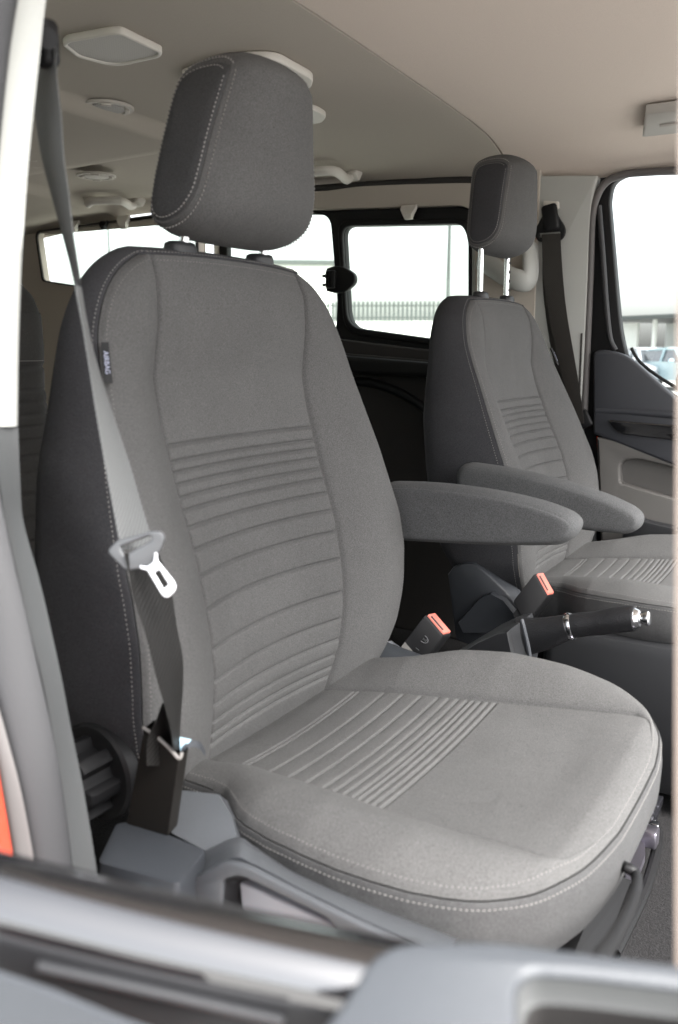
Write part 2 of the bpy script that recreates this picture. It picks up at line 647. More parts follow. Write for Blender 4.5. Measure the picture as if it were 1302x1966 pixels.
def on_ceiling(px, py, off=.0):
    """where a surveyed bearing meets the ceiling, off metres below it"""
    d = ray(px, py)
    t = .6
    while t < 4:
        p = POS+d*t
        if p[2] > zc(p[1])+roof_drop(p[0], p[1])+edge_rise(p[0], p[1])-off or p[1] > 1.27:
            return p
        t += .002
    return p


def seam_x(y):
    return -.160-.05*(y-.26)


ys_c = list(np.linspace(-.42, 1.275, 60))


def sheet(name, x0, x1, nx, m, drop):
    V = [(x0(y)*(1-t)+x1(y)*t, y, zc(y)+drop(x0(y)*(1-t)+x1(y)*t, y)+edge_rise(x0(y)*(1-t)+x1(y)*t, y)) for t in np.linspace(0, 1, nx) for y in ys_c]
    nb_ = len(V)
    Fc = grid_faces_(nx, len(ys_c))
    V2 = V+[(a, b, c+.015) for a, b, c in V]
    F2 = Fc+[tuple(i+nb_ for i in reversed(f)) for f in Fc]
    n = len(ys_c)
    rim = list(range(n))+[i*n+n-1 for i in range(1, nx)]+[(nx-1)*n+j for j in range(n-2, -1, -1)]+[i*n for i in range(nx-2, 0, -1)]
    F2 += [(rim[i], rim[(i+1) % len(rim)], rim[(i+1) % len(rim)]+nb_, rim[i]+nb_) for i in range(len(rim))]
    return tag(mesh(name, V2, F2, m, sharp=50), kind='structure')


def grid_faces_(nr, nc):
    return [(i*nc+j, i*nc+j+1, (i+1)*nc+j+1, (i+1)*nc+j) for i in range(nr-1) for j in range(nc-1)]


sheet('ceiling', lambda y: seam_x(y)+.0025, lambda y: .95, 14, M['headliner_bounce'], lambda x, y: 0)
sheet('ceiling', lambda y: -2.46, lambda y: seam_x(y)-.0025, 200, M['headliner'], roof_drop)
sheet('roof', lambda y: -2.5, lambda y: .97, 3, M['gap'], lambda x, y: .03)

YW = 1.262
fw_ = (np.array([0, YW, 0.]), np.array([1., 0, 0]), np.array([0, 0, 1.]))


def Q(px, py, y=YW):
    p = at(px, py, y=y)
    return (p[0], p[2])


wall = tag(bpy.data.objects.new('side_wall', None), kind='structure')
COL.objects.link(wall)
wall.location = (-1.2, YW, -.33)
hA = rounded([Q(83, 446), Q(392, 405), Q(395, 590), Q(97, 541)], [.03, .03, .03, .012], 5)
hBC = rounded([Q(425, 402), Q(640, 405), Q(895, 397), Q(921, 410), Q(921, 691), Q(661, 659), Q(425, 632)], [.02, .02, .02, .02, .02, .02, .02], 4)
# thickness runs from the frame plane towards -y (u x v = -y)
plate('wall_panel', [(-2.46, -.33), (-.14, -.33), (-.14, .85), (-2.46, .80)], [hA, hBC], .03, M['headliner'], wall, fw_, bev=.003)
fB = (np.array([0, YW+.012, 0.]), fw_[1], fw_[2])
hB = rounded([Q(440, 412), Q(594, 412), Q(637, 413), Q(651, 578), Q(648, 640), Q(440, 618)], [.02, .02, .035, .01, .03, .02], 6)
hC = rounded([Q(664, 436), Q(893, 432), Q(905, 460), Q(905, 660), Q(675, 628)], [.03, .02, .02, .03, .045], 7)
plate('window_frame', hBC, [hB, hC], .022, M['black'], wall, fB, bev=.003)
hC2 = rounded([Q(655, 425), Q(900, 421), Q(913, 450), Q(913, 672), Q(668, 640)], [.04, .02, .02, .03, .05], 7)
plate('pane_frame', hC2, [hC], .012, M['black'], wall, (np.array([0, YW-.010, 0.]), fw_[1], fw_[2]), bev=.004)
for nm_, h_, m_ in (('window_pane', hBC, 'glass_p'), ('rear_pane', hA, 'glass_p')):
    plate(nm_, h_, [], .004, M[m_], wall, (np.array([0, YW+.018, 0.]), fw_[1], fw_[2]))
cA = np.mean(np.array(hA), 0)
plate('pane_seal', [tuple(cA+(np.array(q)-cA)*1.006) for q in hA], [[tuple(cA+(np.array(q)-cA)*np.array([.982, .955])) for q in hA]], .006, M['gap'], wall, (np.array([0, YW-.029, 0.]), fw_[1], fw_[2]))
# window latch: hinge block on the bar and teardrop thumb piece
o_ = at(657, 537, y=YW-.022)
lt = rounded([(-.042, -.030), (-.042, .030), (-.012, .036), (.020, .030), (.050, .010), (.050, -.012), (.020, -.034), (-.012, -.036)], [.008, .008, .01, .02, .02, .02, .02, .01], 5)
lat = plate('latch', lt, [], .018, M['black'], wall, (o_, fw_[1], fw_[2]), bev=.004)
MB().box(o_+np.array([-.020, -.024, 0]), (.030, .016, .046), bev=.004).build('latch_block', M['black'], lat, sharp=40)
for dz in (-.013, .011):
    MB().box(o_+np.array([-.047, -.012, dz]), (.014, .012, .008), bev=.002).build('latch_lug', M['black'], lat, sharp=40)
for dx in (-.028, -.020, -.012):
    MB().box(o_+np.array([dx, -.033, 0]), (.003, .004, .040)).build('latch_rib', M['black'], lat, sharp=40)
# rail above the windows, belt ledge, trim panel with arched recess below
MB().tube(smooth_path([at(400, 378, y=1.240), at(600, 362, y=1.240), at(700, 355, y=1.240), at(800, 349, y=1.238), at(870, 346, y=1.236), at(908, 346, y=1.236), at(925, 350, y=1.24)], 5), [(.010, .0085)]*31, 12).build('door_rail', M['gap'], wall)
MB().tube([at(500, 650, y=1.235), at(661, 668, y=1.235), at(830, 681, y=1.235), at(930, 690, y=1.235)], [(.012, .006)]*4, 12).build('belt_ledge', M['panel_dark'], wall)
plate('reveal_trim', [Q(420, 622), Q(661, 651), Q(925, 683), Q(925, 712), Q(661, 682), Q(420, 650)], [], .05, M['panel_dark'], wall, (np.array([0, YW+.011, 0]), fw_[1], fw_[2]), bev=.004)
lp = rounded([Q(480, 665, 1.225), Q(661, 678, 1.225), Q(930, 700, 1.225), (-.28, -.33), (-1.1, -.33)], .01, 3)
plate('trim_panel', lp, [], .02, M['panel_dark'], wall, (np.array([0, 1.225, 0]), fw_[1], fw_[2]), bev=.003)
bp_ = rounded([Q(560, 672, 1.2), Q(670, 683, 1.2), Q(930, 704, 1.2), Q(930, 735, 1.2), Q(800, 722, 1.2), Q(700, 718, 1.2), Q(600, 700, 1.2)], .02, 5)
plate('arm_ledge', bp_, [], .05, M['black'], wall, (np.array([0, 1.2+.015, 0]), fw_[1], fw_[2]), bev=.01)
MB().tube(smooth_path([at(600, 738, y=1.2), at(690, 733, y=1.2), at(740, 742, y=1.2), at(790, 766, y=1.2), at(830, 800, y=1.2), at(880, 880, y=1.2)], 6), .012, 12).build('arch_moulding', M['black'], wall)
hk = [((787, 399), .030, 'ceil_plastic'), ((240, 418), .036, 'ceil_plastic'), ((145, 428), .030, 'ceil_plastic'), ((202, 428), .022, 'black')]
for (px_, py_), s_, m_ in hk:
    p = at(px_, py_, y=YW-.032)
    mb = MB()
    mb.loft([[p+np.array([a*s_*k, -dy, z]) for a, dy in ((-.7, 0), (.7, 0), (.7, t_), (-.7, t_))] for z, k, t_ in ((.006, 1, .006), (-.004, 1, .012), (-s_*.55, .62, .016), (-s_*.95, .42, .010))], True, True)
    h_ = mb.build('coat_hook', M[m_], None, True, 40)
    tag(h_, {787: 'pale coat hook above the opening side window', 240: 'pale coat hook above the rear side window, right of the dark clip', 145: 'pale coat hook at the rear corner beside the hanging belt', 202: 'small dark clip at the top edge of the rear side window'}[px_], 'hook', 'coat hooks along the far side' if m_ != 'black' else None)

# far pillar between the doors
pil = thing('door_pillar', 'pale pillar trim behind the far seat, carrying its belt', 'pillar', (-.12, 1.24, -.33))
yp = 1.236
P3 = lambda px, py: Q(px, py, yp)
o1 = rounded([P3(905, 337), P3(1150, 336), P3(1139, 372), P3(1133, 440), P3(1129, 560), P3(1122, 700), P3(1114, 813), P3(905, 813)], [.005, .01, .05, .05, .05, .05, .003, .003], 5)
plate('upper_trim', o1, [], .028, M['trim_light'], pil, (np.array([0, yp+.028, 0]), fw_[1], fw_[2]), bev=.006)
o2 = rounded([P3(905, 815), P3(1114, 815), P3(1126, 900), P3(1140, 1000), P3(1150, 1300), P3(905, 1300)], .004, 3)
plate('lower_trim', o2, [], .024, M['plastic_mid'], pil, (np.array([0, yp+.028, 0]), fw_[1], fw_[2]), bev=.004)
MB().tube(smooth_path([at(1117, 640, y=1.236), at(1113, 760, y=1.236), at(1117, 830, y=1.236), at(1130, 930, y=1.236)], 5), .0022, 6).build('trim_joint', M['gap'], pil)
plate('height_slot', rounded([P3(1044, 386), P3(1074, 387), P3(1074, 402), P3(1044, 401)], .004, 3), [], .006, M['ceil_plastic'], pil, (np.array([0, yp+.002, 0]), fw_[1], fw_[2]), bev=.0015)
MB().box(at(950, 540, y=yp-.001), (.10, .004, .13), bev=.0018).build('cover_plate', M['plastic_mid'], pil, sharp=40)
gh = MB().tube(smooth_path([at(925, 498, y=1.225), at(945, 512, y=1.205), at(968, 527, y=1.185), at(992, 537, y=1.178), at(1010, 540, y=1.185), at(1018, 528, y=1.195), at(1019, 505, y=1.20), at(1018, 470, y=1.222)], 6), [(.014, .025)]*43, 18)
tag(gh.build('grab_handle', M['trim_light'], None), 'pale grab handle on the far pillar, below the raised headrest', 'handle')
MB().tube([at(918, 500, y=1.238), at(918, 580, y=1.238)], .006, 8).build('edge_seal', M['gap'], pil)

# painted body behind the trim and round the door opening
ap = thing('door_surround', 'dark body edge round the far front door opening', 'door surround', (-.05, 1.31, -.33))
plate('post_flange', [Q(1075, 290, 1.3), Q(1168, 290, 1.3), Q(1166, 360, 1.3), Q(1158, 700, 1.3), Q(1165, 1300, 1.3), Q(1075, 1300, 1.3)], [], .01, M['black'], ap, (np.array([0, 1.31, 0]), fw_[1], fw_[2]))
plate('header_flange', [Q(1168, 290, 1.3), Q(1480, 276, 1.3), Q(1480, 326, 1.3), Q(1200, 334, 1.3), Q(1168, 350, 1.3)], [], .01, M['black'], ap, (np.array([0, 1.309, 0]), fw_[1], fw_[2]))

# far front door
fd = thing('front_door', 'closed far front door, grey panel with a gloss black strip and a big window', 'door', (.3, 1.27, -.33), 'front doors of the van')
yd = 1.275
P4 = lambda px, py, y=yd: Q(px, py, y)
fo = rounded([P4(1126, 1300), P4(1122, 815), P4(1130, 600), P4(1137, 420), P4(1143, 380), P4(1160, 350), P4(1190, 334), P4(1250, 327), P4(1480, 314), P4(1700, 1300)], [.01, .05, .05, .05, .04, .04, .04, .05, .02, .01], 5)
fh = rounded([P4(1173, 385), P4(1180, 352), P4(1205, 338), P4(1250, 336), P4(1470, 330), P4(1560, 930), P4(1302, 762), P4(1232, 712), P4(1208, 690), P4(1196, 640), P4(1190, 585), P4(1183, 500)], [.03, .02, .02, .05, .02, .01, .05, .05, .03, .05, .05, .05], 5)
fdm = (np.array([0, yd+.015, 0]), fw_[1], fw_[2])
plate('door_frame', fo, [fh], .03, M['black'], fd, fdm, bev=.005)
plate('window_pane', fh, [], .004, M['glass'], fd, (np.array([0, yd+.009, 0]), fw_[1], fw_[2]))
MB().tube(smooth_path([at(1121, 815, y=1.245), at(1128, 650, y=1.245), at(1134, 500, y=1.245), at(1137, 420, y=1.245), at(1146, 378, y=1.245), at(1164, 350, y=1.245), at(1195, 336, y=1.245), at(1250, 330, y=1.245), at(1480, 318, y=1.245)], 6), .0085, 12).build('door_seal', M['seal_light'], fd)
MB().tube(smooth_path([at(1150, 395, y=1.250), at(1157, 480, y=1.250), at(1165, 590, y=1.250), at(1172, 650, y=1.250), at(1182, 672, y=1.250)], 6), .006, 10).build('frame_ridge', M['rubber'], fd)
MB().tube(smooth_path([at(1212, 668, y=1.285), at(1228, 694, y=1.285), at(1260, 720, y=1.285), at(1302, 746, y=1.285), at(1420, 815, y=1.285)], 6), .004, 8).build('outer_waist_seal', M['black'], fd)
u1 = rounded([P4(1142, 832, 1.245), P4(1142, 676, 1.245), P4(1156, 671, 1.245), P4(1190, 676, 1.245), P4(1215, 688, 1.245), P4(1302, 766, 1.245), P4(1560, 990, 1.245), P4(1560, 1000, 1.245)], [.004, .012, .01, .02, .02, .05, .01, .01], 5)
plate('upper_panel', u1, [], .03, M['dtop'], fd, (np.array([0, 1.26, 0]), fw_[1], fw_[2]), bev=.007)
MB().tube([at(1146, 788, y=1.240), at(1200, 789, y=1.238), at(1302, 797, y=1.236), at(1560, 818, y=1.236)], [(.012, .010)]*4, 14).build('waist_roll', M['dtop'], fd)
g1 = rounded([P4(1167, 806, 1.225), P4(1302, 817, 1.225), P4(1560, 838, 1.225), P4(1560, 885, 1.225), P4(1302, 846, 1.225), P4(1185, 832, 1.225)], [.008, .05, .01, .01, .05, .03], 6)
plate('gloss_strip', g1, [], .01, M['gloss'], fd, (np.array([0, 1.232, 0]), fw_[1], fw_[2]), bev=.003)
l1 = rounded([P4(1149, 838, 1.25), P4(1302, 858, 1.25), P4(1560, 894, 1.25), P4(1560, 1120, 1.25), P4(1160, 1120, 1.25)], .004, 3)
l1h = rounded([P4(1194, 926, 1.25), P4(1192, 884, 1.25), P4(1225, 879, 1.25), P4(1301, 897, 1.25), P4(1540, 955, 1.25), P4(1540, 1020, 1.25), P4(1301, 957, 1.25)], [.006, .025, .03, .05, .02, .02, .05], 6)
plate('lower_panel', l1, [l1h], .03, M['panel_grey'], fd, (np.array([0, 1.262, 0]), fw_[1], fw_[2]), bev=.006)
c_ = np.mean(np.array(l1h), 0)
MB().loft([[np.array([a, 1.240, b]) for a, b in l1h], [np.array([c_[0]+(a-c_[0])*.99, 1.2585, c_[1]+(b-c_[1])*.97]) for a, b in l1h]], False, True).build('pull_recess', M['panel_grey'], fd, sharp=40)
b1 = rounded([P4(1190, 1060, 1.2), P4(1206, 984, 1.2), P4(1240, 997, 1.2), P4(1301, 1011, 1.2), P4(1560, 1075, 1.2), P4(1560, 1300, 1.2), P4(1150, 1300, 1.2)], [.02, .02, .03, .05, .01, .01, .01], 5)
plate('door_bin', b1, [], .03, M['plastic_dark'], fd, (np.array([0, 1.215, 0]), fw_[1], fw_[2]), bev=.008)
MB().hexa([at(1145.5, 838, y=1.243), at(1149, 838, y=1.243), at(1158, 960, y=1.243), at(1153, 960, y=1.243)], [at(1145.5, 838, y=1.258), at(1149, 838, y=1.258), at(1158, 960, y=1.258), at(1153, 960, y=1.258)]).build('painted_edge', M['orange'], fd, False)

# rear wall and near side wall with its own window
tag(MB().box((-2.47, .43, .25), (.04, 1.72, 1.2)).build('rear_wall', M['headliner'], None, False), kind='structure')
nw = tag(bpy.data.objects.new('side_wall', None), kind='structure')
COL.objects.link(nw)
nw.location = (-1.2, -.43, -.33)
hN = rounded([(-1.25, .46), (-.42, .44), (-.42, .74), (-1.25, .75)], .04, 5)
plate('wall_panel', [(-2.46, -.33), (.02, -.33), (.02, .84), (-2.46, .80)], [hN], .03, M['headliner'], nw, (np.array([0, -.425, 0]), fw_[1], fw_[2]))
plate('window_pane', hN, [], .004, M['glass_p'], nw, (np.array([0, -.44, 0]), fw_[1], fw_[2]))

# near pillar seen from outside through the open door: trim lip, door seal, painted body
npil = thing('door_pillar', 'blurred near door pillar, white above and grey below, with black seal and orange paint', 'pillar', (.05, -.40, -.33))


def strip(name, left, right, m, back=.02, yl=-.40, yr=-.36, round_=0):
    """upright moulding between two surveyed edges"""
    L = [at(*q, y=yl) for q in left]
    R = [at(*q, y=yr) for q in right]
    L, R = smooth_path(L, 5), smooth_path(R, 5)
    rg = []
    for a, b in zip(L, R):
        n = np.cross(b-a, np.array([0, 0, 1.]))
        n = n/np.linalg.norm(n)
        if n[1] > 0:
            n = -n
        k = np.linalg.norm(b-a)
        sec = []
        for t in np.linspace(0, 1, 9):
            sec.append(a*(1-t)+b*t+n*round_*math.sin(math.pi*t)**.6)
        vd = (a+b)/2-POS
        vd = vd/np.linalg.norm(vd)
        sec.append(b+(vd-RI*.8)*back)
        sec.append(a+(vd-RI*.8)*back)
        rg.append(sec)
    return MB().loft(rg, True, True).build(name, m, npil, sharp=60)


ysr = [-120, 0, 120, 250, 350, 484, 600, 700, 818]
strip('upper_trim', [(175, -700), (56, -120), (34, 0), (16, 120), (2, 250), (-8, 350), (-18, 484), (-26, 600), (-32, 700), (-36, 818)],
      [(215, -700), (104, -120), (88, 0), (75, 120), (61, 250), (52, 350), (43, 484), (38.5, 600), (36, 700), (34.5, 818)], M['trim_light'], .03, -.385, -.36, .006)
strip('upper_seal', [(20, -700), (-70, -120), (-80, 0), (-90, 120), (-110, 300), (-130, 600), (-140, 818)],
      [(174, -700), (56, -120), (35, 0), (17, 120), (-6, 350), (-25, 600), (-36, 818)], M['rubber'], .03, -.42, -.388, .008)
strip('lower_trim', [(-20, 820), (-2, 920), (10, 1000), (35, 1110), (56, 1203), (80, 1300), (101, 1405), (122, 1530), (144, 1700), (165, 1900)],
      [(35, 820), (39, 920), (46, 1010), (64, 1080), (81, 1127), (109, 1253), (134, 1385), (157, 1487), (177, 1608), (190, 1700), (215, 1900)][:2]+[(45, 1000), (75, 1110), (97, 1203), (118, 1300), (138, 1405), (163, 1530), (190, 1700), (215, 1900)], M['pillar_low'], .03, -.385, -.36, .0012)
strip('door_seal', [(-130, 820), (-90, 1000), (-45, 1203), (10, 1405), (42, 1530), (72, 1700), (95, 1900)],
      [(-22, 820), (9, 1000), (55, 1203), (100, 1405), (121, 1530), (143, 1700), (164, 1900)], M['rubber'], .03, -.415, -.388, .004)
strip('inner_flange', [(-200, 820), (-150, 1000), (-90, 1203), (-20, 1405), (6, 1530), (33, 1700), (55, 1900)],
      [(-130, 820), (-90, 1000), (-45, 1203), (11, 1405), (43, 1530), (73, 1700), (96, 1900)], M['seal_light'], .03, -.425, -.418, .002)
strip('painted_body', [(-500, 820), (-500, 1000), (-500, 1203), (-500, 1405), (-500, 1530), (-500, 1700), (-500, 1900)],
      [(-200, 820), (-150, 1000), (-90, 1203), (-20, 1405), (6, 1530), (33, 1700), (55, 1900)], M['orange'], .03, -.44, -.428, .0)

# near door close to the camera
nd = thing('front_door', 'blurred near door across the bottom edge, gloss black top and slate panel with a recess', 'door', (.40, -.55, -.33), 'front doors of the van')
sill = smooth_path([far(-140, 1735, .292), far(0, 1769, .290), far(215, 1823, .287), far(430, 1871, .284), far(634, 1914, .281), far(800, 1946, .279)], 6)
sec = rounded([(-.034, -.012), (-.034, -.002), (-.026, .0075), (-.018, .0110), (-.010, .0120), (-.004, .0105), (.001, .0070), (.0035, .0030), (.0040, -.0010), (.0, -.012)], .006, 4)
sec2 = rounded([(-.030, -.002), (.0034, -.0008), (.0050, -.0030), (.0054, -.012), (.0036, -.024), (-.002, -.034), (-.030, -.034)], .002, 3)


def sweep(path, section):
    rg = []
    for i, q in enumerate(path):
        d = path[min(i+1, len(path)-1)]-path[max(i-1, 0)]
        d = d/np.linalg.norm(d)
        o2 = np.cross(d, np.array([0, 0, 1.]))
        o2 /= np.linalg.norm(o2)
        if o2 @ (POS-q) < 0:
            o2 = -o2
        u2 = np.cross(o2, d)
        if u2[2] < 0:
            u2 = -u2
        rg.append([q+o2*a+u2*b for a, b in section])
    return MB().loft(rg, True, True)


sweep(sill, sec).build('gloss_sill', M['sill'], nd, sharp=60)
sweep(sill, sec2).build('sill_face', M['sill_face'], nd, sharp=60)
pth = [np.array([q[0], q[1], q[2]]) for q in (sill[0]+(sill[0]-sill[6])*2, sill[0], sill[len(sill)//2], sill[-1], sill[-1]+(sill[-1]-sill[-7])*3)]
sk = []
for q in pth:
    q = q+np.array([-.006, .012, 0])
    sk.append([q+np.array([0, 0, -.036]), q+np.array([0, 0, -.5]), q+np.array([-.012, .02, -.5]), q+np.array([-.012, .02, -.036])])
MB().loft(sk, True, True).build('door_skin', M['orange'], nd, sharp=40)
gr = smooth_path([far(75, 1853, .284), far(200, 1881, .282), far(330, 1910, .280), far(450, 1937, .278), far(545, 1958, .276)], 5)
MB().tube(gr, [(.0022, .0016)]*len(gr), 12).build('sill_groove', M['plastic_dark'], nd)
lo_ = [far(-120, 1850, .272), far(0, 1876, .270), far(100, 1910, .267), far(215, 1958, .264), far(330, 2000, .26)]
lo2 = [q+np.array([.0, -.02, -.10]) for q in lo_]
th_ = np.array([-.001, .002, 0])
MB().loft([[a, b, b+th_, a+th_] for a, b in zip(lo_, lo2)], True, True).build('sill_panel', M['door_near'], nd, sharp=40)
# panel with door-pull recess
d_ = .262
o_ = far(700, 1830, d_)
uu = far(1300, 1862, d_-.004)-o_
ul = np.linalg.norm(uu)
uu /= ul
vv = far(700, 2300, d_-.055)-o_
vv -= uu*(vv@uu)
vl = np.linalg.norm(vv)
vv /= vl
# the frame's second axis points up so that the plate grows away from the camera
vup = -vv
nrm_ = np.cross(uu, vup)


def PL(px, py):
    r = ray(px, py)
    t = ((o_-POS)@nrm_)/(r@nrm_)
    p = POS+r*t-o_
    return (p@uu, p@vup)


ol = rounded([PL(560, 2050), PL(672, 1900), PL(712, 1832), PL(770, 1806), PL(940, 1800), PL(1100, 1822), PL(1420, 1862), PL(1420, 2300), PL(560, 2300)], [.01, .012, .012, .02, .03, .03, .01, .01, .01], 6)
hl = rounded([PL(1000, 2250), PL(992, 1868), PL(1100, 1872), PL(1400, 1908), PL(1400, 2250)], [.01, .010, .02, .01, .01], 6)
plate('inner_panel', ol, [hl], .012, M['door_near'], nd, (o_-nrm_*.012, uu, vup), bev=.003)
ci = np.mean(np.array(hl), 0)
W3 = lambda p, k, dn: o_+uu*(ci[0]+(p[0]-ci[0])*k)+vup*(ci[1]+(p[1]-ci[1])*k)-nrm_*dn
MB().loft([[W3(p, 1.0, .002) for p in hl], [W3(p, .93, .010) for p in hl], [W3(p, .86, .012) for p in hl]]).build('recess_lip', M['plastic_mid'], nd, sharp=40)
MB().loft([[W3(p, .86, .011) for p in hl], [W3(p, .82, .040) for p in hl]], False, True).build('pull_recess', M['panel_dark'], nd, sharp=40)
# upright window frame of the near door at the right edge
fr1 = [far(1350, -900, .36), far(1330, -500, .32), far(1312, -150, .30), far(1304, 200, .30), far(1300, 600, .30), far(1298, 1100, .29), far(1297, 1500, .285), far(1298, 1866, .28), far(1300, 2050, .275)]
fr1 = smooth_path(fr1, 5)
MB().loft([[q, q+RI*.03, q+RI*.03+(q-POS)*.05, q+(q-POS)*.05+RI*.0015] for q in fr1], True, True).build('window_frame', M['frame_beige'], nd, sharp=40)

# ------------------------------------------------------------------ ceiling fittings
ZC = .884


def C2(px, py, z=ZC):
    p = at(px, py, z=z)
    return (p[0], p[1])


def ceil_frame(z):
    return (np.array([0, 0, z]), np.array([1., 0, 0]), np.array([0, 1., 0]))


sp = thing('roof_speaker', 'five sided ceiling plate with a perforated grille, above the hanging belt', 'speaker', (*C2(215, 85), ZC))
po = rounded([C2(119, 74), C2(127, 66), C2(213, 50), C2(234, 50), C2(312, 88), C2(309, 97), C2(222, 117), C2(147, 97)], [.005, .01, .01, .02, .006, .01, .03, .01], 5)
pi_ = [tuple(np.mean(np.array(po), 0)+(np.array(q)-np.mean(np.array(po), 0))*.90) for q in po]
plate('rim', po, [pi_], .012, M['ceil_plastic'], sp, ceil_frame(ZC-.011), bev=.003)
plate('grille', pi_, [], .006, M['grille'], sp, ceil_frame(ZC-.008))
rv = rounded([C2(346, 134), C2(400, 112), C2(470, 98), C2(530, 97), C2(602, 138), C2(598, 156), C2(520, 190), C2(420, 170)], [.01, .02, .02, .03, .015, .02, .04, .02], 5)
tag(plate('roof_plate', rv, [], .014, M['ceil_plastic'], None, ceil_frame(ZC-.013), bev=.004), 'pale flat ceiling plate half hidden behind the near headrest', 'cover plate')
rv = rounded([C2(560, 208), C2(590, 198), C2(610, 203), C2(627, 214), C2(618, 226), C2(580, 230)], .012, 4)
tag(plate('roof_plate', rv, [], .012, M['ceil_plastic'], None, ceil_frame(ZC-.011), bev=.003), 'small ceiling plate peeping out right of the near headrest', 'cover plate')
for px_, py_, r_, lab in ((205, 205, .052, 'larger round ceiling vent, between the grille plate and the smaller vent'), (185, 335, .050, 'round ceiling vent farther back, just above the rear grab handle'), (66, 307, .05, 'round ceiling vent mostly hidden behind the hanging belt')):
    c_ = np.array([*C2(px_, py_, ZC-(.014 if px_ != 205 else 0)), ZC-(.016 if px_ != 205 else 0)])
    v_ = thing('ceiling_vent', lab, 'air vent', tuple(c_), 'round vents in the ceiling')
    ring = lambda rr, dz: [c_+np.array([rr*math.cos(t), rr*math.sin(t), dz]) for t in np.linspace(0, 2*math.pi, 56, endpoint=False)]
    MB().loft([ring(r_, 0), ring(r_, -.0025), ring(r_*.97, -.0045), ring(r_*.80, -.0045), ring(r_*.77, .003)]).build('bezel', M['vent'], v_, sharp=40)
    MB().loft([ring(r_*.78, .001), ring(r_*.70, .001), ring(r_*.66, -.004), ring(r_*.60, -.005), ring(r_*.02, -.0055)], False, True).build('dial', M['grille'] if r_ > .051 else M['vent'], v_, sharp=40)
    for k_ in range(4):
        t = math.radians(45+90*k_)
        MB().box(c_+np.array([r_*.74*math.cos(t), r_*.74*math.sin(t), -.004]), (.010, .020, .009), ax=[(math.cos(t), math.sin(t), 0), (-math.sin(t), math.cos(t), 0), (0, 0, 1)], bev=.002).build('vent_tab', M['vent'], v_, sharp=40)


def roof_handle(pts, y, lab):
    p = [on_ceiling(a, b, .022) for a, b in pts]
    t_ = thing('grab_handle', lab, 'handle', tuple(p[1]), 'roof grab handles')
    up_ = np.array([0, .03, .03])
    path = smooth_path([p[0]+up_, p[0], p[1], p[2], p[3], p[3]+up_], 5)
    MB().tube(path, [(.0085, .012)]*len(path), 14).build('bar', M['ceil_plastic'], t_)
    for q in (p[0], p[3]):
        MB().box(q+np.array([0, .02, .018]), (.045, .03, .03), ax=[(1, 0, 0), (0, .8, -.6), (0, .6, .8)], bev=.006).build('foot', M['ceil_plastic'], t_, sharp=40)


roof_handle([(168, 392), (180, 386), (232, 386), (254, 396)], 1.15, 'pale roof grab handle above the rear side window')
roof_handle([(560, 345), (580, 333), (640, 328), (668, 345)], 1.16, 'pale roof grab handle right of the near headrest, above the side windows')
sv = thing('sun_visor', 'grey folded sun visor cut by the right edge of the photo', 'sun visor', tuple(at(1265, 236, y=1.14)))
vz = [on_ceiling(1234, 256, .014), on_ceiling(1234, 256, .014)+np.array([.25, 0, -.004]), on_ceiling(1240, 212, .014)+np.array([.25, 0, -.004]), on_ceiling(1240, 212, .014)]
cen = sum(vz)/4
MB().loft([[cen+(q-cen)*.96+np.array([0, 0, -.008]) for q in vz], [q+np.array([0, 0, -.006]) for q in vz], [q+np.array([0, 0, .010]) for q in vz], [cen+(q-cen)*.96+np.array([0, 0, .012]) for q in vz]], True, True).build('flap', M['visor'], sv, sharp=50)
fl_ = (vz[0]+vz[3])/2+np.array([.03, 0, -.010])
MB().tube([fl_, fl_+np.array([.2, 0, -.003])], .003, 8).build('flap_fold', M['visor'], sv)

# ------------------------------------------------------------------ outside
zc_ = POS[2]


def out(px, D, z):
    """ground position at lateral distance D along a bearing"""
    d = ray(px, 675)
    d = d/math.hypot(d[0], d[1])
    return np.array([POS[0]+d[0]*D, POS[1]+d[1]*D, z])


# low rendered wall with a palisade fence on top
a_, b_ = out(560, 27, 0), out(980, 27, 0)
ax_ = (b_-a_)/np.linalg.norm(b_-a_)
nx_ = np.array([-ax_[1], ax_[0], 0])
zt, zb = POS[2]+27*.034, ZG
L_ = np.linalg.norm(b_-a_)
lw = MB().box((a_+b_)/2+np.array([0, 0, (zt+zb)/2]), (L_, .3, zt-zb), ax=[ax_, nx_, (0, 0, 1)])
tag(lw.build('boundary_wall', M['wallw'], None, False), 'pale rendered wall below the palisade fence, through the side window', 'wall')
fe = thing('palisade_fence', 'grey palisade fence along the wall seen through the opening side window', 'fence', tuple((a_+b_)/2+np.array([0, 0, zt])))
mb = MB()
n_ = int(L_/.135)
for i in range(n_):
    p = a_+ax_*(i+.5)*L_/n_
    mb.box(p+np.array([0, 0, zt+.30]), (.068, .02, .60), ax=[ax_, nx_, (0, 0, 1)])
mb.build('pales', M['galv'], fe, False)
for zz in (.12, .48):
    MB().box((a_+b_)/2+nx_*.03+np.array([0, 0, zt+zz]), (L_, .03, .04), ax=[ax_, nx_, (0, 0, 1)]).build('rail', M['galv'], fe, False)
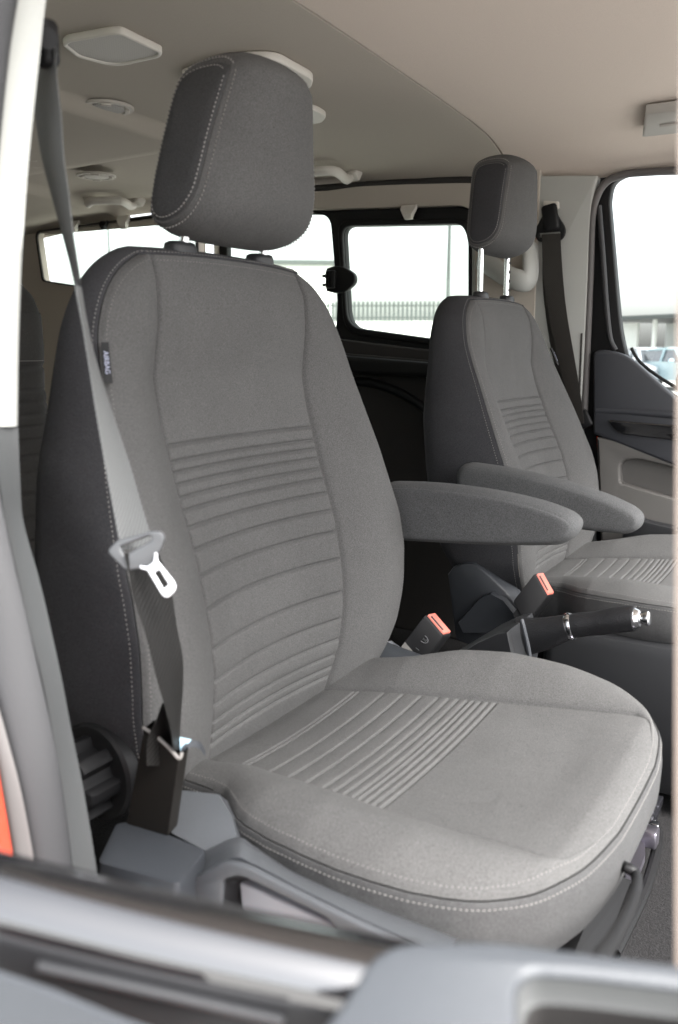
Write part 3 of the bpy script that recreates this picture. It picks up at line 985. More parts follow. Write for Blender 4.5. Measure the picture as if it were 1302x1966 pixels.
# pale hall left of the fence
c0 = out(560, 45, 0)
ha = thing('building', 'pale flat roofed hall through the fixed side window, left of the fence', 'building', tuple(c0+np.array([0, 0, ZG])))
u_ = RI
v_ = np.array([-RI[1], RI[0], 0])
hw_ = POS[2]+45*.100-ZG
p0 = out(330, 46, 0)
p1 = out(640, 46, 0)
dd_ = (p1-p0)/np.linalg.norm(p1-p0)
nn_ = np.array([-dd_[1], dd_[0], 0])
MB().box((p0+p1)/2+nn_*1+np.array([0, 0, ZG+hw_/2]), (np.linalg.norm(p1-p0), 2, hw_), ax=[dd_, nn_, (0, 0, 1)]).build('wall', M['shed'], ha, False)
MB().box((p0+p1)/2+nn_*1+np.array([0, 0, ZG+hw_+.1]), (np.linalg.norm(p1-p0)+.4, 2.4, .2), ax=[dd_, nn_, (0, 0, 1)]).build('roof_edge', M['galv'], ha, False)
for px_, D, top, lab in ((858, 34, 9, 'thin grey lamp post rising above the palisade fence'), (219, 60, 14, 'thin grey post seen through the rear side window')):
    q = out(px_, D, ZG)
    lpst = thing('lamp_post', lab, 'lamp post', tuple(q))
    MB().tube([q, q+np.array([0, 0, top*.5]), q+np.array([0, 0, top])], [.09, .075, .055], 10).build('pole', M['galv'], lpst)
    MB().tube([q+np.array([0, 0, top]), q+np.array([.25, .1, top+.15]), q+np.array([.9, .3, top+.2])], [.05, .05, .08], 8).build('lamp_arm', M['galv'], lpst)
# open shed behind the parked cars
s0, s1 = out(1150, 62, 0), out(1450, 55, 0)
sd_ = (s1-s0)/np.linalg.norm(s1-s0)
sn_ = np.array([-sd_[1], sd_[0], 0])
Ls = np.linalg.norm(s1-s0)
sh = thing('open_shed', 'pale open fronted shed behind the parked cars', 'building', tuple((s0+s1)/2+np.array([0, 0, ZG])))
hs_ = POS[2]+60*.034-ZG
MB().box((s0+s1)/2+sn_*7+np.array([0, 0, ZG+hs_*.5]), (Ls, .2, hs_), ax=[sd_, sn_, (0, 0, 1)]).build('back_wall', M['shed'], sh, False)
MB().box((s0+s1)/2+sn_*3+np.array([0, 0, ZG+hs_+.12]), (Ls+1, 8.5, .24), ax=[sd_, sn_, (0, 0, 1)]).build('roof', M['galv'], sh, False)
MB().box(s0+sd_*1.2+sn_*.5+np.array([0, 0, ZG+hs_*.48]), (3.2, .2, hs_*.96), ax=[sd_, sn_, (0, 0, 1)]).build('front_wall', M['shed'], sh, False)
for k_ in (4.5, 9, 13.5):
    MB().box(s0+sd_*k_+np.array([0, 0, ZG+hs_/2]), (.2, .2, hs_), ax=[sd_, sn_, (0, 0, 1)]).build('post', M['wallw'], sh, False)


def car(px, D, yaw, m, lab):
    base_ = out(px, D, ZG)
    rt_ = thing('parked_car', lab, 'car', tuple(base_), 'cars parked outside')
    c, s = math.cos(yaw), math.sin(yaw)
    fx, fy = np.array([c, s, 0]), np.array([-s, c, 0])
    W_ = lambda x, y, z: base_+fx*x+fy*y+np.array([0, 0, z])
    low = [(-2.15, .35), (-2.2, .75), (-2.1, .98), (-1.2, 1.02), (0, 1.02), (1.0, 1.0), (1.9, .86), (2.12, .70), (2.15, .35)]
    rg_ = []
    for y, k in ((-.88, .93), (-.90, .97), (-.86, 1), (.86, 1), (.90, .97), (.88, .93)):
        rg_.append([W_(x*k, y, .68+(z-.68)*k) for x, z in low])
    MB().loft(rg_, True, True).build('body', m, rt_, sharp=35)
    cab = [(-2.0, 1.0), (-1.6, 1.42), (-.2, 1.5), (.45, 1.44), (1.15, 1.0)]
    rg_ = []
    for y, k, dz in ((-.80, 1, 0), (.80, 1, 0)):
        rg_.append([W_(x, y*(1 if z < 1.2 else .82), z) for x, z in cab])
    MB().loft(rg_, True, True).build('window_band', M['carglass'], rt_, False)
    rf = [(-1.7, 1.40), (-1.5, 1.46), (-.2, 1.53), (.40, 1.475), (.50, 1.44)]
    MB().loft([[W_(x, y, z) for x, z in rf] for y in (-.68, .68)], True, True).build('roof', m, rt_, False)
    for sy in (-1, 1):
        for xa, xb, za in ((.42, 1.18, 1.44), (-.3, -.3, 1.5)):
            MB().tube([W_(xa, sy*.67, za), W_(xb, sy*.825, 1.0)], .05, 8).build('window_pillar', m, rt_)
        MB().box(W_(2.0, sy*.66, .74), (.22, .36, .16), ax=[fx, fy, (0, 0, 1)], bev=.04).build('headlight', M['lamp'], rt_)
        MB().box(W_(.75, sy*1.0, 1.05), (.12, .2, .13), ax=[fx, fy, (0, 0, 1)], bev=.03).build('mirror', m, rt_)
        for wx in (-1.32, 1.35):
            wq = MB().tube([W_(wx, sy*.70, .33), W_(wx, sy*.91, .33)], .33, 28).build('wheel', M['tyre'], rt_, sharp=40)
            MB().tube([W_(wx, sy*.90, .33), W_(wx, sy*.92, .33)], .21, 20).build('rim', M['galv'], wq, sharp=40)
    MB().box(W_(2.12, 0, .60), (.10, 1.0, .14), ax=[fx, fy, (0, 0, 1)], bev=.02).build('grille', M['black'], rt_)
    MB().box(W_(2.16, 0, .42), (.06, .52, .12), ax=[fx, fy, (0, 0, 1)]).build('number_plate', M['white'], rt_, False)


yaw_c = math.atan2(-ray(1255, 675)[1], -ray(1255, 675)[0])
car(1252, 36, yaw_c+.35, M['carpaint'], 'silver car parked outside, facing the van, in the far door window')
car(1318, 34, yaw_c+.5, M['carpaint2'], 'pale blue car parked outside at the right edge of the far window')
# ------------------------------------------------------------------ seats
HS = [(-.04, .175), (-.02, .19), (0, .208), (.02, .224), (.05, .240), (.088, .247), (.112, .248), (.157, .248), (.2, .247), (.219, .246),
      (.291, .236), (.373, .219), (.394, .2155), (.413, .212), (.427, .209), (.441, .204), (.456, .197), (.47, .188),
      (.482, .176), (.492, .162), (.499, .147), (.503, .134)]
XS = [(-.04, .0), (-.02, .010), (0, .018), (.03, .025), (.06, .030), (.088, .033), (.112, .035), (.157, .035), (.2, .028), (.219, .022), (.291, .001), (.373, -.025),
      (.394, -.032), (.413, -.037), (.427, -.041), (.441, -.044), (.456, -.047), (.47, -.050), (.482, -.053), (.492, -.055), (.503, -.060)]
XI = [(-.04, -.016), (0, -.003), (.043, .008), (.089, .013), (.128, .012), (.166, .006), (.204, -.001), (.242, -.013), (.271, -.023),
      (.3, -.031), (.322, -.037), (.348, -.044), (.375, -.049), (.391, -.051), (.416, -.047), (.446, -.043), (.477, -.044), (.503, -.056)]
HI = [(-.04, .115), (0, .120), (.043, .125), (.089, .127), (.128, .129), (.2, .131), (.39, .132), (.42, .1305), (.47, .128), (.503, .1235)]
DIP = [(-.04, .006), (0, .008), (.08, .016), (.16, .020), (.24, .014), (.32, .010), (.40, .010), (.46, .004), (.503, 0)]
BUL = [(-.04, .012), (.05, .020), (.15, .020), (.25, .018), (.35, .015), (.42, .012), (.48, .007), (.503, .003)]
RIBS = [.322, .306, .295, .283, .270, .257, .240, .218, .1915, .157, .1145, .0795, .052, .031, .0145, .002]
XB = [(-.04, -.075), (.05, -.095), (.1, -.108), (.3, -.112), (.357, -.106), (.416, -.098), (.468, -.094), (.503, -.094)]
f_hs, f_xs, f_xi, f_hi, f_dip, f_bul, f_xb = (smoothtab(t_) for t_ in (HS, XS, XI, HI, DIP, BUL, XB))


def quilting(p, grooves, depth, wid, pillow):
    """sewn quilting: narrow grooves with softly padded bands between them"""
    g = sum(-depth*math.exp(-((p-q)/wid)**2) for q in grooves if abs(p-q) < .01)
    gs = sorted(grooves)
    for a, b in zip(gs, gs[1:]):
        if a <= p <= b:
            g += pillow*min(b-a, .03)*math.sin(math.pi*(p-a)/(b-a))**.7
    return g


def side_cols(ni, nb):
    """column parameters: 0..1 inside the insert, 1..2 over the bolster"""
    a = list(np.linspace(0, .93, ni))+[.955, .972, .984, .992, 1.0]
    b = [1.012, 1.025, 1.045, 1.075]+list(1+np.linspace(.12, .93, nb))+[1.95, 1.965, 1.98, 1.99, 2.0]
    c = a+b
    return [-q for q in reversed(c[1:])]+c


def back_front(u, z):
    s = abs(u)
    sg = -1 if u < 0 else 1
    hi, hsz = f_hi(z), f_hs(z)
    hi = min(hi, hsz*.93)
    crown = .006 if z > .45 else 0
    k = sstep((z-.45)/.05)
    if s <= 1:
        y = hi*s
        x = f_xi(z) - f_dip(z)*(1-s*s)
        fade = sstep((1-s)/.03)
        x += quilting(z, RIBS, .0042, .0014, .045)*fade if z < .335 else .0
        x += .007*(1-s**4)*sstep((z-.322)/.05)
        x -= .0035*math.exp(-((1-s)*hi/.0022)**2)
    else:
        t = s-1
        y = hi+(hsz-hi)*t
        xi, xs = f_xi(z), f_xs(z)
        x = xi+(xs-xi)*sstep(t)*.55+(xs-xi)*t*.45+f_bul(z)*math.sin(math.pi*t)**.85
        x -= .0035*math.exp(-((t)*(hsz-hi)/.0022)**2)
        x -= .002*math.exp(-((1-t)*(hsz-hi)/.0025)**2)
    zz = z+k*.010*(1-(y/.215)**2)
    return np.array([x, sg*y, zz])


def grid_faces(nr, nc):
    return [(i*nc+j, i*nc+j+1, (i+1)*nc+j+1, (i+1)*nc+j) for i in range(nr-1) for j in range(nc-1)]


def outline_normals(o):
    """outward unit normals (2-D) of an open outline"""
    n = []
    for i in range(len(o)):
        d = np.array(o[min(i+2, len(o)-1)])-np.array(o[max(i-2, 0)])
        d = d/(np.linalg.norm(d)+1e-9)
        n.append(np.array([-d[1], d[0]]))
    return n


def headrest_profile(n=72):
    front = [(.002, .685), (.002, .675), (.0, .661), (-.003, .642), (-.007, .616), (-.011, .589), (-.018, .567), (-.031, .5525), (-.048, .545), (-.064, .544)]
    back = [(-.0735, .551), (-.0745, .564), (-.0725, .583), (-.0695, .614), (-.0665, .645), (-.064, .668), (-.060, .684), (-.050, .692), (-.032, .695), (-.010, .6935)]
    P = [np.array(q) for q in front+back]
    N = len(P)
    out = []
    for i in range(N):
        p0, p1, p2, p3 = P[i-1], P[i], P[(i+1) % N], P[(i+2) % N]
        for k in range(4):
            t = k/4
            out.append(.5*(2*p1+(p2-p0)*t+(2*p0-5*p1+4*p2-p3)*t*t+(3*p1-p0-3*p2+p3)*t**3))
    return out


def make_seat(root, yc, mir, lean, ox, lift):
    def TB(p):
        return (p[0]+lean*p[2]+ox, yc+mir*p[1], p[2])

    def TC(p):
        return (p[0]+ox, yc+mir*p[1], p[2])
    # ---- backrest: padded front
    cols = side_cols(13, 13)
    zr = list(np.arange(-.04, -.0, .006))+list(np.arange(0, .33, .0011))+list(np.arange(.331, .45, .007))+list(np.linspace(.452, .503, 16))
    V = [back_front(u, z) for z in zr for u in cols]
    nc, nr = len(cols), len(zr)
    back = mesh('backrest', V, grid_faces(nr, nc), M['cloth'], root, T=TB)
    G = np.array(V).reshape(nr, nc, 3)
    rim = [G[i, 0] for i in range(0, nr)]+[G[-1, j] for j in range(1, nc-1)]+[G[i, -1] for i in range(nr-1, -1, -1)]
    # thin the rim out evenly
    d = np.concatenate([[0], np.cumsum([np.linalg.norm(rim[i+1]-rim[i]) for i in range(len(rim)-1)])])
    S = np.linspace(0, d[-1], 260)
    rim2 = [np.array([np.interp(s, d, [q[k] for q in rim]) for k in range(3)]) for s in S]
    on = outline_normals([(q[1], q[2]) for q in rim2])
    rings = []
    for t, o in ((0, -.001), (.0, .002), (.03, .0038), (.09, .0055), (.25, .010), (.5, .013), (.75, .012), (.92, .004), (1.0, -.010), (1.06, -.04)):
        ring = []
        for q, n in zip(rim2, on):
            top = max(0, n[1])
            oo = o*(1-.3*top) if o > 0 else o
            x = q[0]+(f_xb(q[2])-(0 if lift < .02 else .026)-q[0])*t - (.002 if t == 0 and o < 0 else 0)
            ring.append(np.array([x, q[1]+n[0]*oo, q[2]+n[1]*oo]))
        rings.append(ring)
    mb = MB().loft(rings, closed=False)
    nn = len(rim2)
    mb.add([q for q in rings[-1]], [tuple(range(nn))])
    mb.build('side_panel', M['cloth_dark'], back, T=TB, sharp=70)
    # stitching on both sides of the piped edge
    mb = MB()
    sub = range(6, nn-6)
    pa, na, pb, nb_ = [], [], [], []
    for i in sub:
        q, n = rim2[i], on[i]
        pa.append(q+np.array([.0045, -n[0]*.0052, -n[1]*.0052]))
        na.append(np.array([1, n[0]*.5, n[1]*.5]))
        pb.append(rings[2][i]*.6+rings[3][i]*.4+np.array([0, n[0]*.0004, n[1]*.0004]))
        nb_.append(np.array([.25, n[0], n[1]]))
    # seat the inner row on the padded surface
    from mathutils.bvhtree import BVHTree
    bvh = BVHTree.FromPolygons([Vector(v) for v in V], grid_faces(nr, nc))
    pa2 = []
    for p in pa:
        h = bvh.ray_cast(Vector((p[0]+.2, p[1], p[2])), Vector((-1, 0, 0)))
        pa2.append(np.array(h[0]) if h[0] else p)
    dashes(mb, pa2, na)
    mb.build('stitching', M['thread'], back, False, T=TB)
    mb = MB()
    dashes(mb, pb, nb_)
    mb.build('stitching', M['thread'], back, False, T=TB)
    # headrest post guides
    for s in (-1, 1):
        g = MB()
        rg = []
        for z, i in ((.500, 0), (.522, 0), (.5265, .001), (.528, .004)):
            rg.append([np.array([-.068+px_, s*.068+py_, z+.02*0]) for px_, py_ in rrect(.0125-i, .0185-i, .011, 4)])
        g.loft(rg, True, True).build('post_guide', M['plastic_dark'], back, T=TB, sharp=50)
    # airbag tag sewn into the outboard seam
    tz0, tz1 = .388, .424
    tg = MB()
    zs_ = np.linspace(tz0, tz1, 5)
    e0 = [np.array([f_xs(z)+.006, -f_hs(z)-.004, z]) for z in zs_]
    e1 = [np.array([f_xs(z)+.0105, -f_hs(z)+.0010, z]) for z in zs_]
    off = np.array([.0012, -.0012, 0])
    tg.loft([[a+off, b+off, b-off, a-off] for a, b in zip(e0, e1)], True, True)
    tgo = tg.build('airbag_tag', M['black'], back, False, T=TB)
    ctr = np.array(TB((e0[2]+e1[2])/2+off*2.0))
    uu = np.array(TB(e0[0]))-np.array(TB(e0[4]))
    uu /= np.linalg.norm(uu)
    a_, b_ = np.array(TB(e1[2])), np.array(TB(e0[2]))
    vv_ = (a_-b_)/np.linalg.norm(a_-b_)
    if mir < 0:
        vv_ = -vv_
        uu = -uu
    text('lettering', 'AIRBAG', .0062, M['tagprint'], tgo, ctr, uu, vv_, .0003)
    # ---- headrest
    def TH(p):
        return TB((p[0], p[1]*(1 if lift < .02 else .90)-(0 if lift < .02 else .008), p[2]+lift))
    prof = headrest_profile()
    N = len(prof)
    pn = []
    for i in range(N):
        d_ = prof[(i+1) % N]-prof[i-1]
        d_ /= np.linalg.norm(d_)
        pn.append(np.array([-d_[1], d_[0]]))
    c = sum(prof)/N
    if sum((p-c)@n for p, n in zip(prof, pn)) < 0:
        pn = [-n for n in pn]
    hw = lambda z: float(np.interp(z, [.54, .56, .59, .62, .65, .68, .71], [.101, .101, .096, .088, .079, .069, .056]))
    HW = .101
    st = [(-1, -.0008, 0), (-.998, .0012, 0), (-.985, .0024, 0), (-.95, .0048, .0005), (-.88, .0080, .0015), (-.76, .0122, .0040), (-.55, .0162, .007), (-.35, .0175, .009), (-.15, .018, .0105)]
    st = st+[(0, .018, .011)]+[(-a, b, e) for a, b, e in reversed(st)]
    rg = []
    for a, o, e in st:
        rg.append([np.array([p[0]+n[0]*o+max(0, n[0])*e, a*(hw(p[1])+.014*(1-abs(a))*0), p[1]+n[1]*o+max(0, -n[1])*.004*(1-a*a)]) for p, n in zip(prof, pn)])
    hr = MB().loft(rg).build('headrest', M['cloth'], root, T=TH)
    for s in (-1, 1):
        rr = []
        for k, y in ((1.0, -.0012), (.985, .0012), (.95, .0030), (.85, .005), (.6, .0062), (.3, .0066)):
            rr.append([np.array([c[0]+(p[0]-c[0])*k, s*(hw(c[1]+(p[1]-c[1])*k)+y-.001), c[1]+(p[1]-c[1])*k]) for p in prof])
        MB().loft(rr, False, True).build('side_panel', (M['cloth_side'] if lift < .02 else M['cloth_dark']), hr, T=TH)  # shade held in the side colour, deeper on the far headrest
    for s in (-1, 1):
        mb = MB()
        P1 = [np.array([p[0]+n[0]*.0055, s*hw(p[1])*.955, p[1]+n[1]*.0055]) for p, n in zip(prof, pn)]
        dashes(mb, P1+P1[:1], [np.array([n[0], s*.5, n[1]]) for n in pn+pn[:1]], lift=.001)
        mb.build('stitching', M['thread'], hr, False, T=TH)
        mb = MB()
        P2 = [np.array([c[0]+(p[0]-c[0])*.92, s*(hw(c[1]+(p[1]-c[1])*.95)+.0030), c[1]+(p[1]-c[1])*.95]) for p in prof]
        dashes(mb, P2+P2[:1], [np.array([0, s, 0])]*(N+1), lift=.001)
        mb.build('stitching', M['thread'], hr, False, T=TH)
    for s in (-1, 1):
        p0, p1 = np.array([-.076, s*.068, .47]), np.array([-.056, s*.068, .556+lift])
        po = MB().tube([p0, p1], .0052, 14).build('post', M['chrome'], hr, T=TB)
        if s < 0 and lift > .02:
            for k in range(5):
                q = p0+(p1-p0)*(.44+.115*k)
                MB().box(q+np.array([.0042, -.001, 0]), (.0030, .0075, .0055)).build('notch', M['gap'], po, False, T=TB)
    # ---- cushion
    HC = [(-.05, .165), (0, .186), (.03, .192), (.06, .196), (.085, .203), (.10, .214), (.12, .229), (.14, .239), (.17, .247), (.206, .2525), (.241, .2545), (.272, .253),
          (.303, .247), (.328, .238), (.344, .229), (.356, .219), (.371, .203), (.382, .187), (.392, .166), (.398, .148), (.402, .130), (.4045, .113), (.4056, .099), (.4063, .084), (.4066, .070)]
    ZS = [(-.05, -.010), (.0, .004), (.06, .010), (.09, .013), (.14, .018), (.2, .021), (.27, .021), (.33, .018), (.37, .014), (.4066, .010)]
    HI2 = [(-.05, .112), (0, .117), (.083, .127), (.226, .146), (.373, .157), (.39, .150), (.4066, .06)]
    ZI = [(-.05, -.030), (0, -.016), (.023, -.013), (.083, -.005), (.15, .001), (.226, .007), (.30, .015), (.36, .0215), (.385, .022), (.397, .017), (.4066, .010)]
    BU2 = [(-.05, .008), (.03, .012), (.09, .020), (.14, .026), (.2, .028), (.28, .022), (.34, .014), (.38, .007), (.398, .001), (.4066, .0)]
    g_hc, g_zs, g_hi, g_zi, g_bu = (smoothtab(t_, w=.008) for t_ in (HC, ZS, HI2, ZI, BU2))
    ribx = [float(at(px_, py_, z=0.0)[0]) for px_, py_ in ((652, 1329), (664, 1329), (726, 1329), (770, 1331), (810, 1333), (846, 1336), (869, 1338), (889, 1339), (907, 1341), (920, 1342), (935, 1343), (950, 1345), (965, 1346))]

    def cush(u, x):
        s = abs(u)
        sg = -1 if u < 0 else 1
        hc = g_hc(x)
        hi = min(g_hi(x), hc*.86)
        zi, zs_ = g_zi(x), g_zs(x)
        if s <= 1:
            y = hi*s
            z = zi-.006*(1-s*s)*(1-sstep((x-.33)/.07))
            fade = sstep((1-s)/.03)
            if x < ribx[-1]+.004:
                z += quilting(x, ribx, .0034, .0014, .02)*fade
            if x < .385:
                z -= .0032*math.exp(-((1-s)*hi/.0022)**2)*(1-sstep((x-.36)/.025))
        else:
            t = s-1
            y = hi+(hc-hi)*t
            z = zi+(zs_-zi)*sstep(t)+g_bu(x)*math.sin(math.pi*t)**.8
            z -= .0032*math.exp(-(t*(hc-hi)/.0022)**2)*(1-sstep((x-.36)/.025))
            z -= .0018*math.exp(-((1-t)*(hc-hi)/.0025)**2)*(1-sstep((x-.375)/.025))
        xx = x+.0065*sstep((x-.36)/.0445)*max(0, 1-(y/.165)**2)
        return np.array([xx, sg*y, z])
    xr = list(np.arange(-.05, 0, .006))+list(np.arange(0, .235, .0011))+list(np.arange(.236, .372, .007))+list(np.linspace(.373, .4066, 26))
    V = [cush(u, x) for x in xr for u in cols]
    nr = len(xr)
    cu = mesh('cushion', V, grid_faces(nr, nc), M['cloth'], root, T=TC)
    G = np.array(V).reshape(nr, nc, 3)
    rim = [G[i, 0] for i in range(nr)]+[G[-1, j] for j in range(1, nc-1)]+[G[i, -1] for i in range(nr-1, -1, -1)]
    d = np.concatenate([[0], np.cumsum([np.linalg.norm(rim[i+1]-rim[i]) for i in range(len(rim)-1)])])
    S = np.linspace(0, d[-1], 300)
    rim2 = [np.array([np.interp(s, d, [q[k] for q in rim]) for k in range(3)]) for s in S]
    on = [-n for n in outline_normals([(q[0], q[1]) for q in rim2])]
    rings = []
    for dz, o in ((-.002, -.001), (-.0005, .0018), (-.003, .0032), (-.0085, .0038), (-.022, .0055), (-.040, .005), (-.058, .0), (-.072, -.010), (-.080, -.026), (-.082, -.06)):
        rings.append([np.array([q[0]+n[0]*o, q[1]+n[1]*o, q[2]+dz]) for q, n in zip(rim2, on)])
    nn = len(rim2)
    mb = MB().loft(rings, closed=False)
    mb.add(rings[-1], [tuple(range(nn))])
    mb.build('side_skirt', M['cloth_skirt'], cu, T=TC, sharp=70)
    bvh = BVHTree.FromPolygons([Vector(v) for v in V], grid_faces(nr, nc))
    mb = MB()
    pa, na, pb, nb_ = [], [], [], []
    for i in range(4, nn-4):
        q, n = rim2[i], on[i]
        x_, y_ = q[0]-n[0]*.0050, q[1]-n[1]*.0050
        h = bvh.ray_cast(Vector((x_, y_, .3)), Vector((0, 0, -1)))
        pa.append(np.array(h[0]) if h[0] else q)
        na.append(np.array([n[0]*.5, n[1]*.5, 1]))
        pb.append(rings[2][i]*.5+rings[3][i]*.5+np.array([n[0], n[1], 0])*.0004)
        nb_.append(np.array([n[0], n[1], .2]))
    dashes(mb, pa, na)
    mb.build('stitching', M['thread'], cu, False, T=TC)
    mb = MB()
    dashes(mb, pb, nb_)
    mb.build('stitching', M['thread'], cu, False, T=TC)
    # ---- inboard armrest
    prof = rounded([(-.035, .225), (.05, .230), (.11, .229), (.165, .225), (.215, .217), (.245, .208), (.256, .199), (.251, .186), (.236, .175), (.186, .168), (.113, .161), (-.03, .151)],
                   [.03, .05, .05, .05, .03, .02, .012, .012, .02, .05, .05, .03], 6)
    prof = [(x, z-(.12*x if lift > .02 else 0)) for x, z in prof]
    c = np.mean(np.array(prof), 0)
    pn = outline_normals(prof+prof[:2])[:len(prof)]
    if sum((np.array(p)-c)@n for p, n in zip(prof, pn)) < 0:
        pn = [-n for n in pn]
    rg = []
    for y, k, o in ((.2765, .55, 0), (.2762, .85, 0), (.2770, .95, 0), (.2785, .985, 0), (.2796, 1, -.0006), (.2806, 1, -.0018), (.2822, 1, .0006), (.287, 1, .0036), (.297, 1, .0056), (.309, 1, .0056), (.319, 1, .0036), (.3258, 1, .0006), (.3272, 1, -.0018), (.329, .985, 0), (.330, .95, 0), (.331, .85, 0), (.3312, .55, 0)):
        rg.append([np.array([c[0]+(p[0]-c[0])*k+n[0]*o, y+.003, c[1]+(p[1]-c[1])*k+n[1]*o]) for p, n in zip(prof, pn)])
    MB().loft(rg, True, True).build('armrest', M['cloth_arm'], root, T=TB, sharp=60)
    MB().tube([(-.015, .235, .195), (-.015, .285, .195)], .022, 20).build('armrest_hinge', M['black'], root, T=TB)
    return back, cu


M['cloth_arm'] = fabric('slate_armrest_cloth', (.080, .081, .082))
near_seat = thing('car_seat', 'grey cloth front seat nearest the camera, with the belt hanging across its side', 'seat', (.15, 0, -.33), 'front seats of the van')
nb, ncu = make_seat(near_seat, 0, 1, 0, 0, 0)
far_seat = thing('car_seat', 'grey cloth front seat beyond the handbrake, its headrest raised high on bright posts', 'seat', (.15, .86, -.33), 'front seats of the van')
fb, fcu = make_seat(far_seat, .86, -1, -.135, .046, .070)

# seat base of the near seat: box, side valance with grab recess, recliner knob, inboard cover
base = MB().box((.15, 0, -.20), (.40, .36, .24), bev=.02)
base.build('seat_base', M['black'], near_seat)
MB().box((.19, .86, -.20), (.40, .36, .24), bev=.02).build('seat_base', M['black'], far_seat)


def valance(root):
    # rear box with a sloping lid
    A = lambda px, py, y: at(px, py, y=y)
    lid = [at(263, 1575, y=-.275), at(398, 1631, y=-.285), at(342, 1697, y=-.335), at(187, 1654, y=-.335), at(223, 1578, y=-.285)]
    dn = np.array([0, -.012, -.10])
    r0 = [q for q in lid]
    cen = sum(lid)/5
    r_ = [[cen+(q-cen)*.93+np.array([0, 0, .0]) for q in lid], [cen+(q-cen)*.985+np.array([0, 0, -.001]) for q in lid],
          [q+np.array([0, 0, -.005]) for q in lid], [q+dn for q in lid]]
    mb = MB()
    n = 5
    # round the lid's outline
    def rnd(loop):
        out = []
        for i in range(n):
            p0, p, p1 = loop[i-1], loop[i], loop[(i+1) % n]
            a, b = p0-p, p1-p
            ra = min(.006, np.linalg.norm(a)*.4)
            rb = min(.006, np.linalg.norm(b)*.4)
            a, b = a/np.linalg.norm(a)*ra, b/np.linalg.norm(b)*rb
            for k in range(5):
                t = k/4
                out.append((p+a)*(1-t)**2+p*2*t*(1-t)+(p+b)*t*t)
        return out
    mb.loft([rnd(q) for q in r_], True, True)
    mb.build('belt_anchor_cover', M['plastic_grey'], root, sharp=40)
    # long side cover: top shelf, rounded shoulder, outer face with a hand recess
    fr = (np.array([.0, -.300, 0]), np.array([1., 0, 0]), np.array([0, 0, 1.]))
    P2 = lambda px, py: tuple(at(px, py, y=-.300)[[0, 2]])
    out = rounded([P2(345, 1702), P2(437, 1646), P2(480, 1655), P2(560, 1697), P2(650, 1742), P2(720, 1775), P2(860, 1833), (.352, -.16), (.09, -.16)],
                  [.006, .012, .01, .02, .02, .02, .01, .01, .01], 5)
    hole = rounded([P2(437, 1683), P2(470, 1674), P2(640, 1757), P2(668, 1790), (.285, -.035), (.20, -.052), (.165, -.045)],
                   [.005, .008, .01, .008, .012, .012, .008], 5)
    plate('side_valance', out, [hole], .006, M['valance'], root, fr, bev=.0025)
    # recess walls and floor behind the hole, their shade put into a dark colour
    cen = np.mean(np.array(hole), 0)
    rr = [[np.array([a, -.303, b]) for a, b in hole], [np.array([cen[0]+(a-cen[0])*.96, -.276, cen[1]-.012+(b-cen[1])*.80]) for a, b in hole]]
    MB().loft(rr, False, True).build('hand_recess', M['plastic_dark'], root, sharp=40)
    P9 = lambda px, py: tuple(at(px, py, y=-.285)[[0, 2]])
    inn = rounded([P9(463, 1690), P9(560, 1733), P9(646, 1772), P9(650, 1792), P9(544, 1778), P9(468, 1744)], [.003, .02, .004, .004, .02, .006], 5)
    plate('recess_panel', inn, [], .02, M['plastic_mid2'], root, (np.array([0, -.268, 0]), np.array([1., 0, 0]), np.array([0, 0, 1.])), bev=.0025)
    # shelf from the outer face in to the cushion
    e_out = [at(345, 1702, y=-.3)+np.array([0, .003, -.003]), at(437, 1646, y=-.3)+np.array([0, .003, -.003]), at(480, 1655, y=-.3)+np.array([0, .003, -.003]), at(560, 1697, y=-.3)+np.array([0, .003, -.003]),
             at(650, 1742, y=-.3)+np.array([0, .003, -.003]), at(720, 1775, y=-.3)+np.array([0, .003, -.003]), at(860, 1833, y=-.3)+np.array([0, .003, -.003])]
    e_in = [at(398, 1631, y=-.27), at(455, 1607, y=-.258), at(490, 1625, y=-.250), at(560, 1672, y=-.246), at(650, 1712, y=-.244), at(740, 1748, y=-.242), at(880, 1803, y=-.246)]
    L1, L2 = smooth_path(e_out, 6), smooth_path(e_in, 6)
    rows = []
    for k in range(7):
        t = k/6
        rows.append([a*(1-t)+b*t+np.array([0, 0, .004*math.sin(math.pi*min(1, t*1.0))]) for a, b in zip(L1, L2)])
    rows = [[q-np.array([0, 0, .012]) for q in rows[0]]]+rows
    MB().loft(rows, closed=False).build('valance_shelf', M['valance'], root, sharp=60)
    # rear upright part behind the strap
    up = [at(330, 1515, y=-.245), at(420, 1525, y=-.225), at(445, 1565, y=-.235), at(455, 1607, y=-.250), at(398, 1635, y=-.262), at(330, 1600, y=-.262)]
    MB().loft([[q+np.array([0, .03, -.03]) for q in up], up], True, True).build('rear_cover', M['valance'], root, sharp=30)


M['plastic_mid2'] = grain(mat('recess_plastic', (.30, .31, .33), .35), 900, .2, .0005)
valance(near_seat)
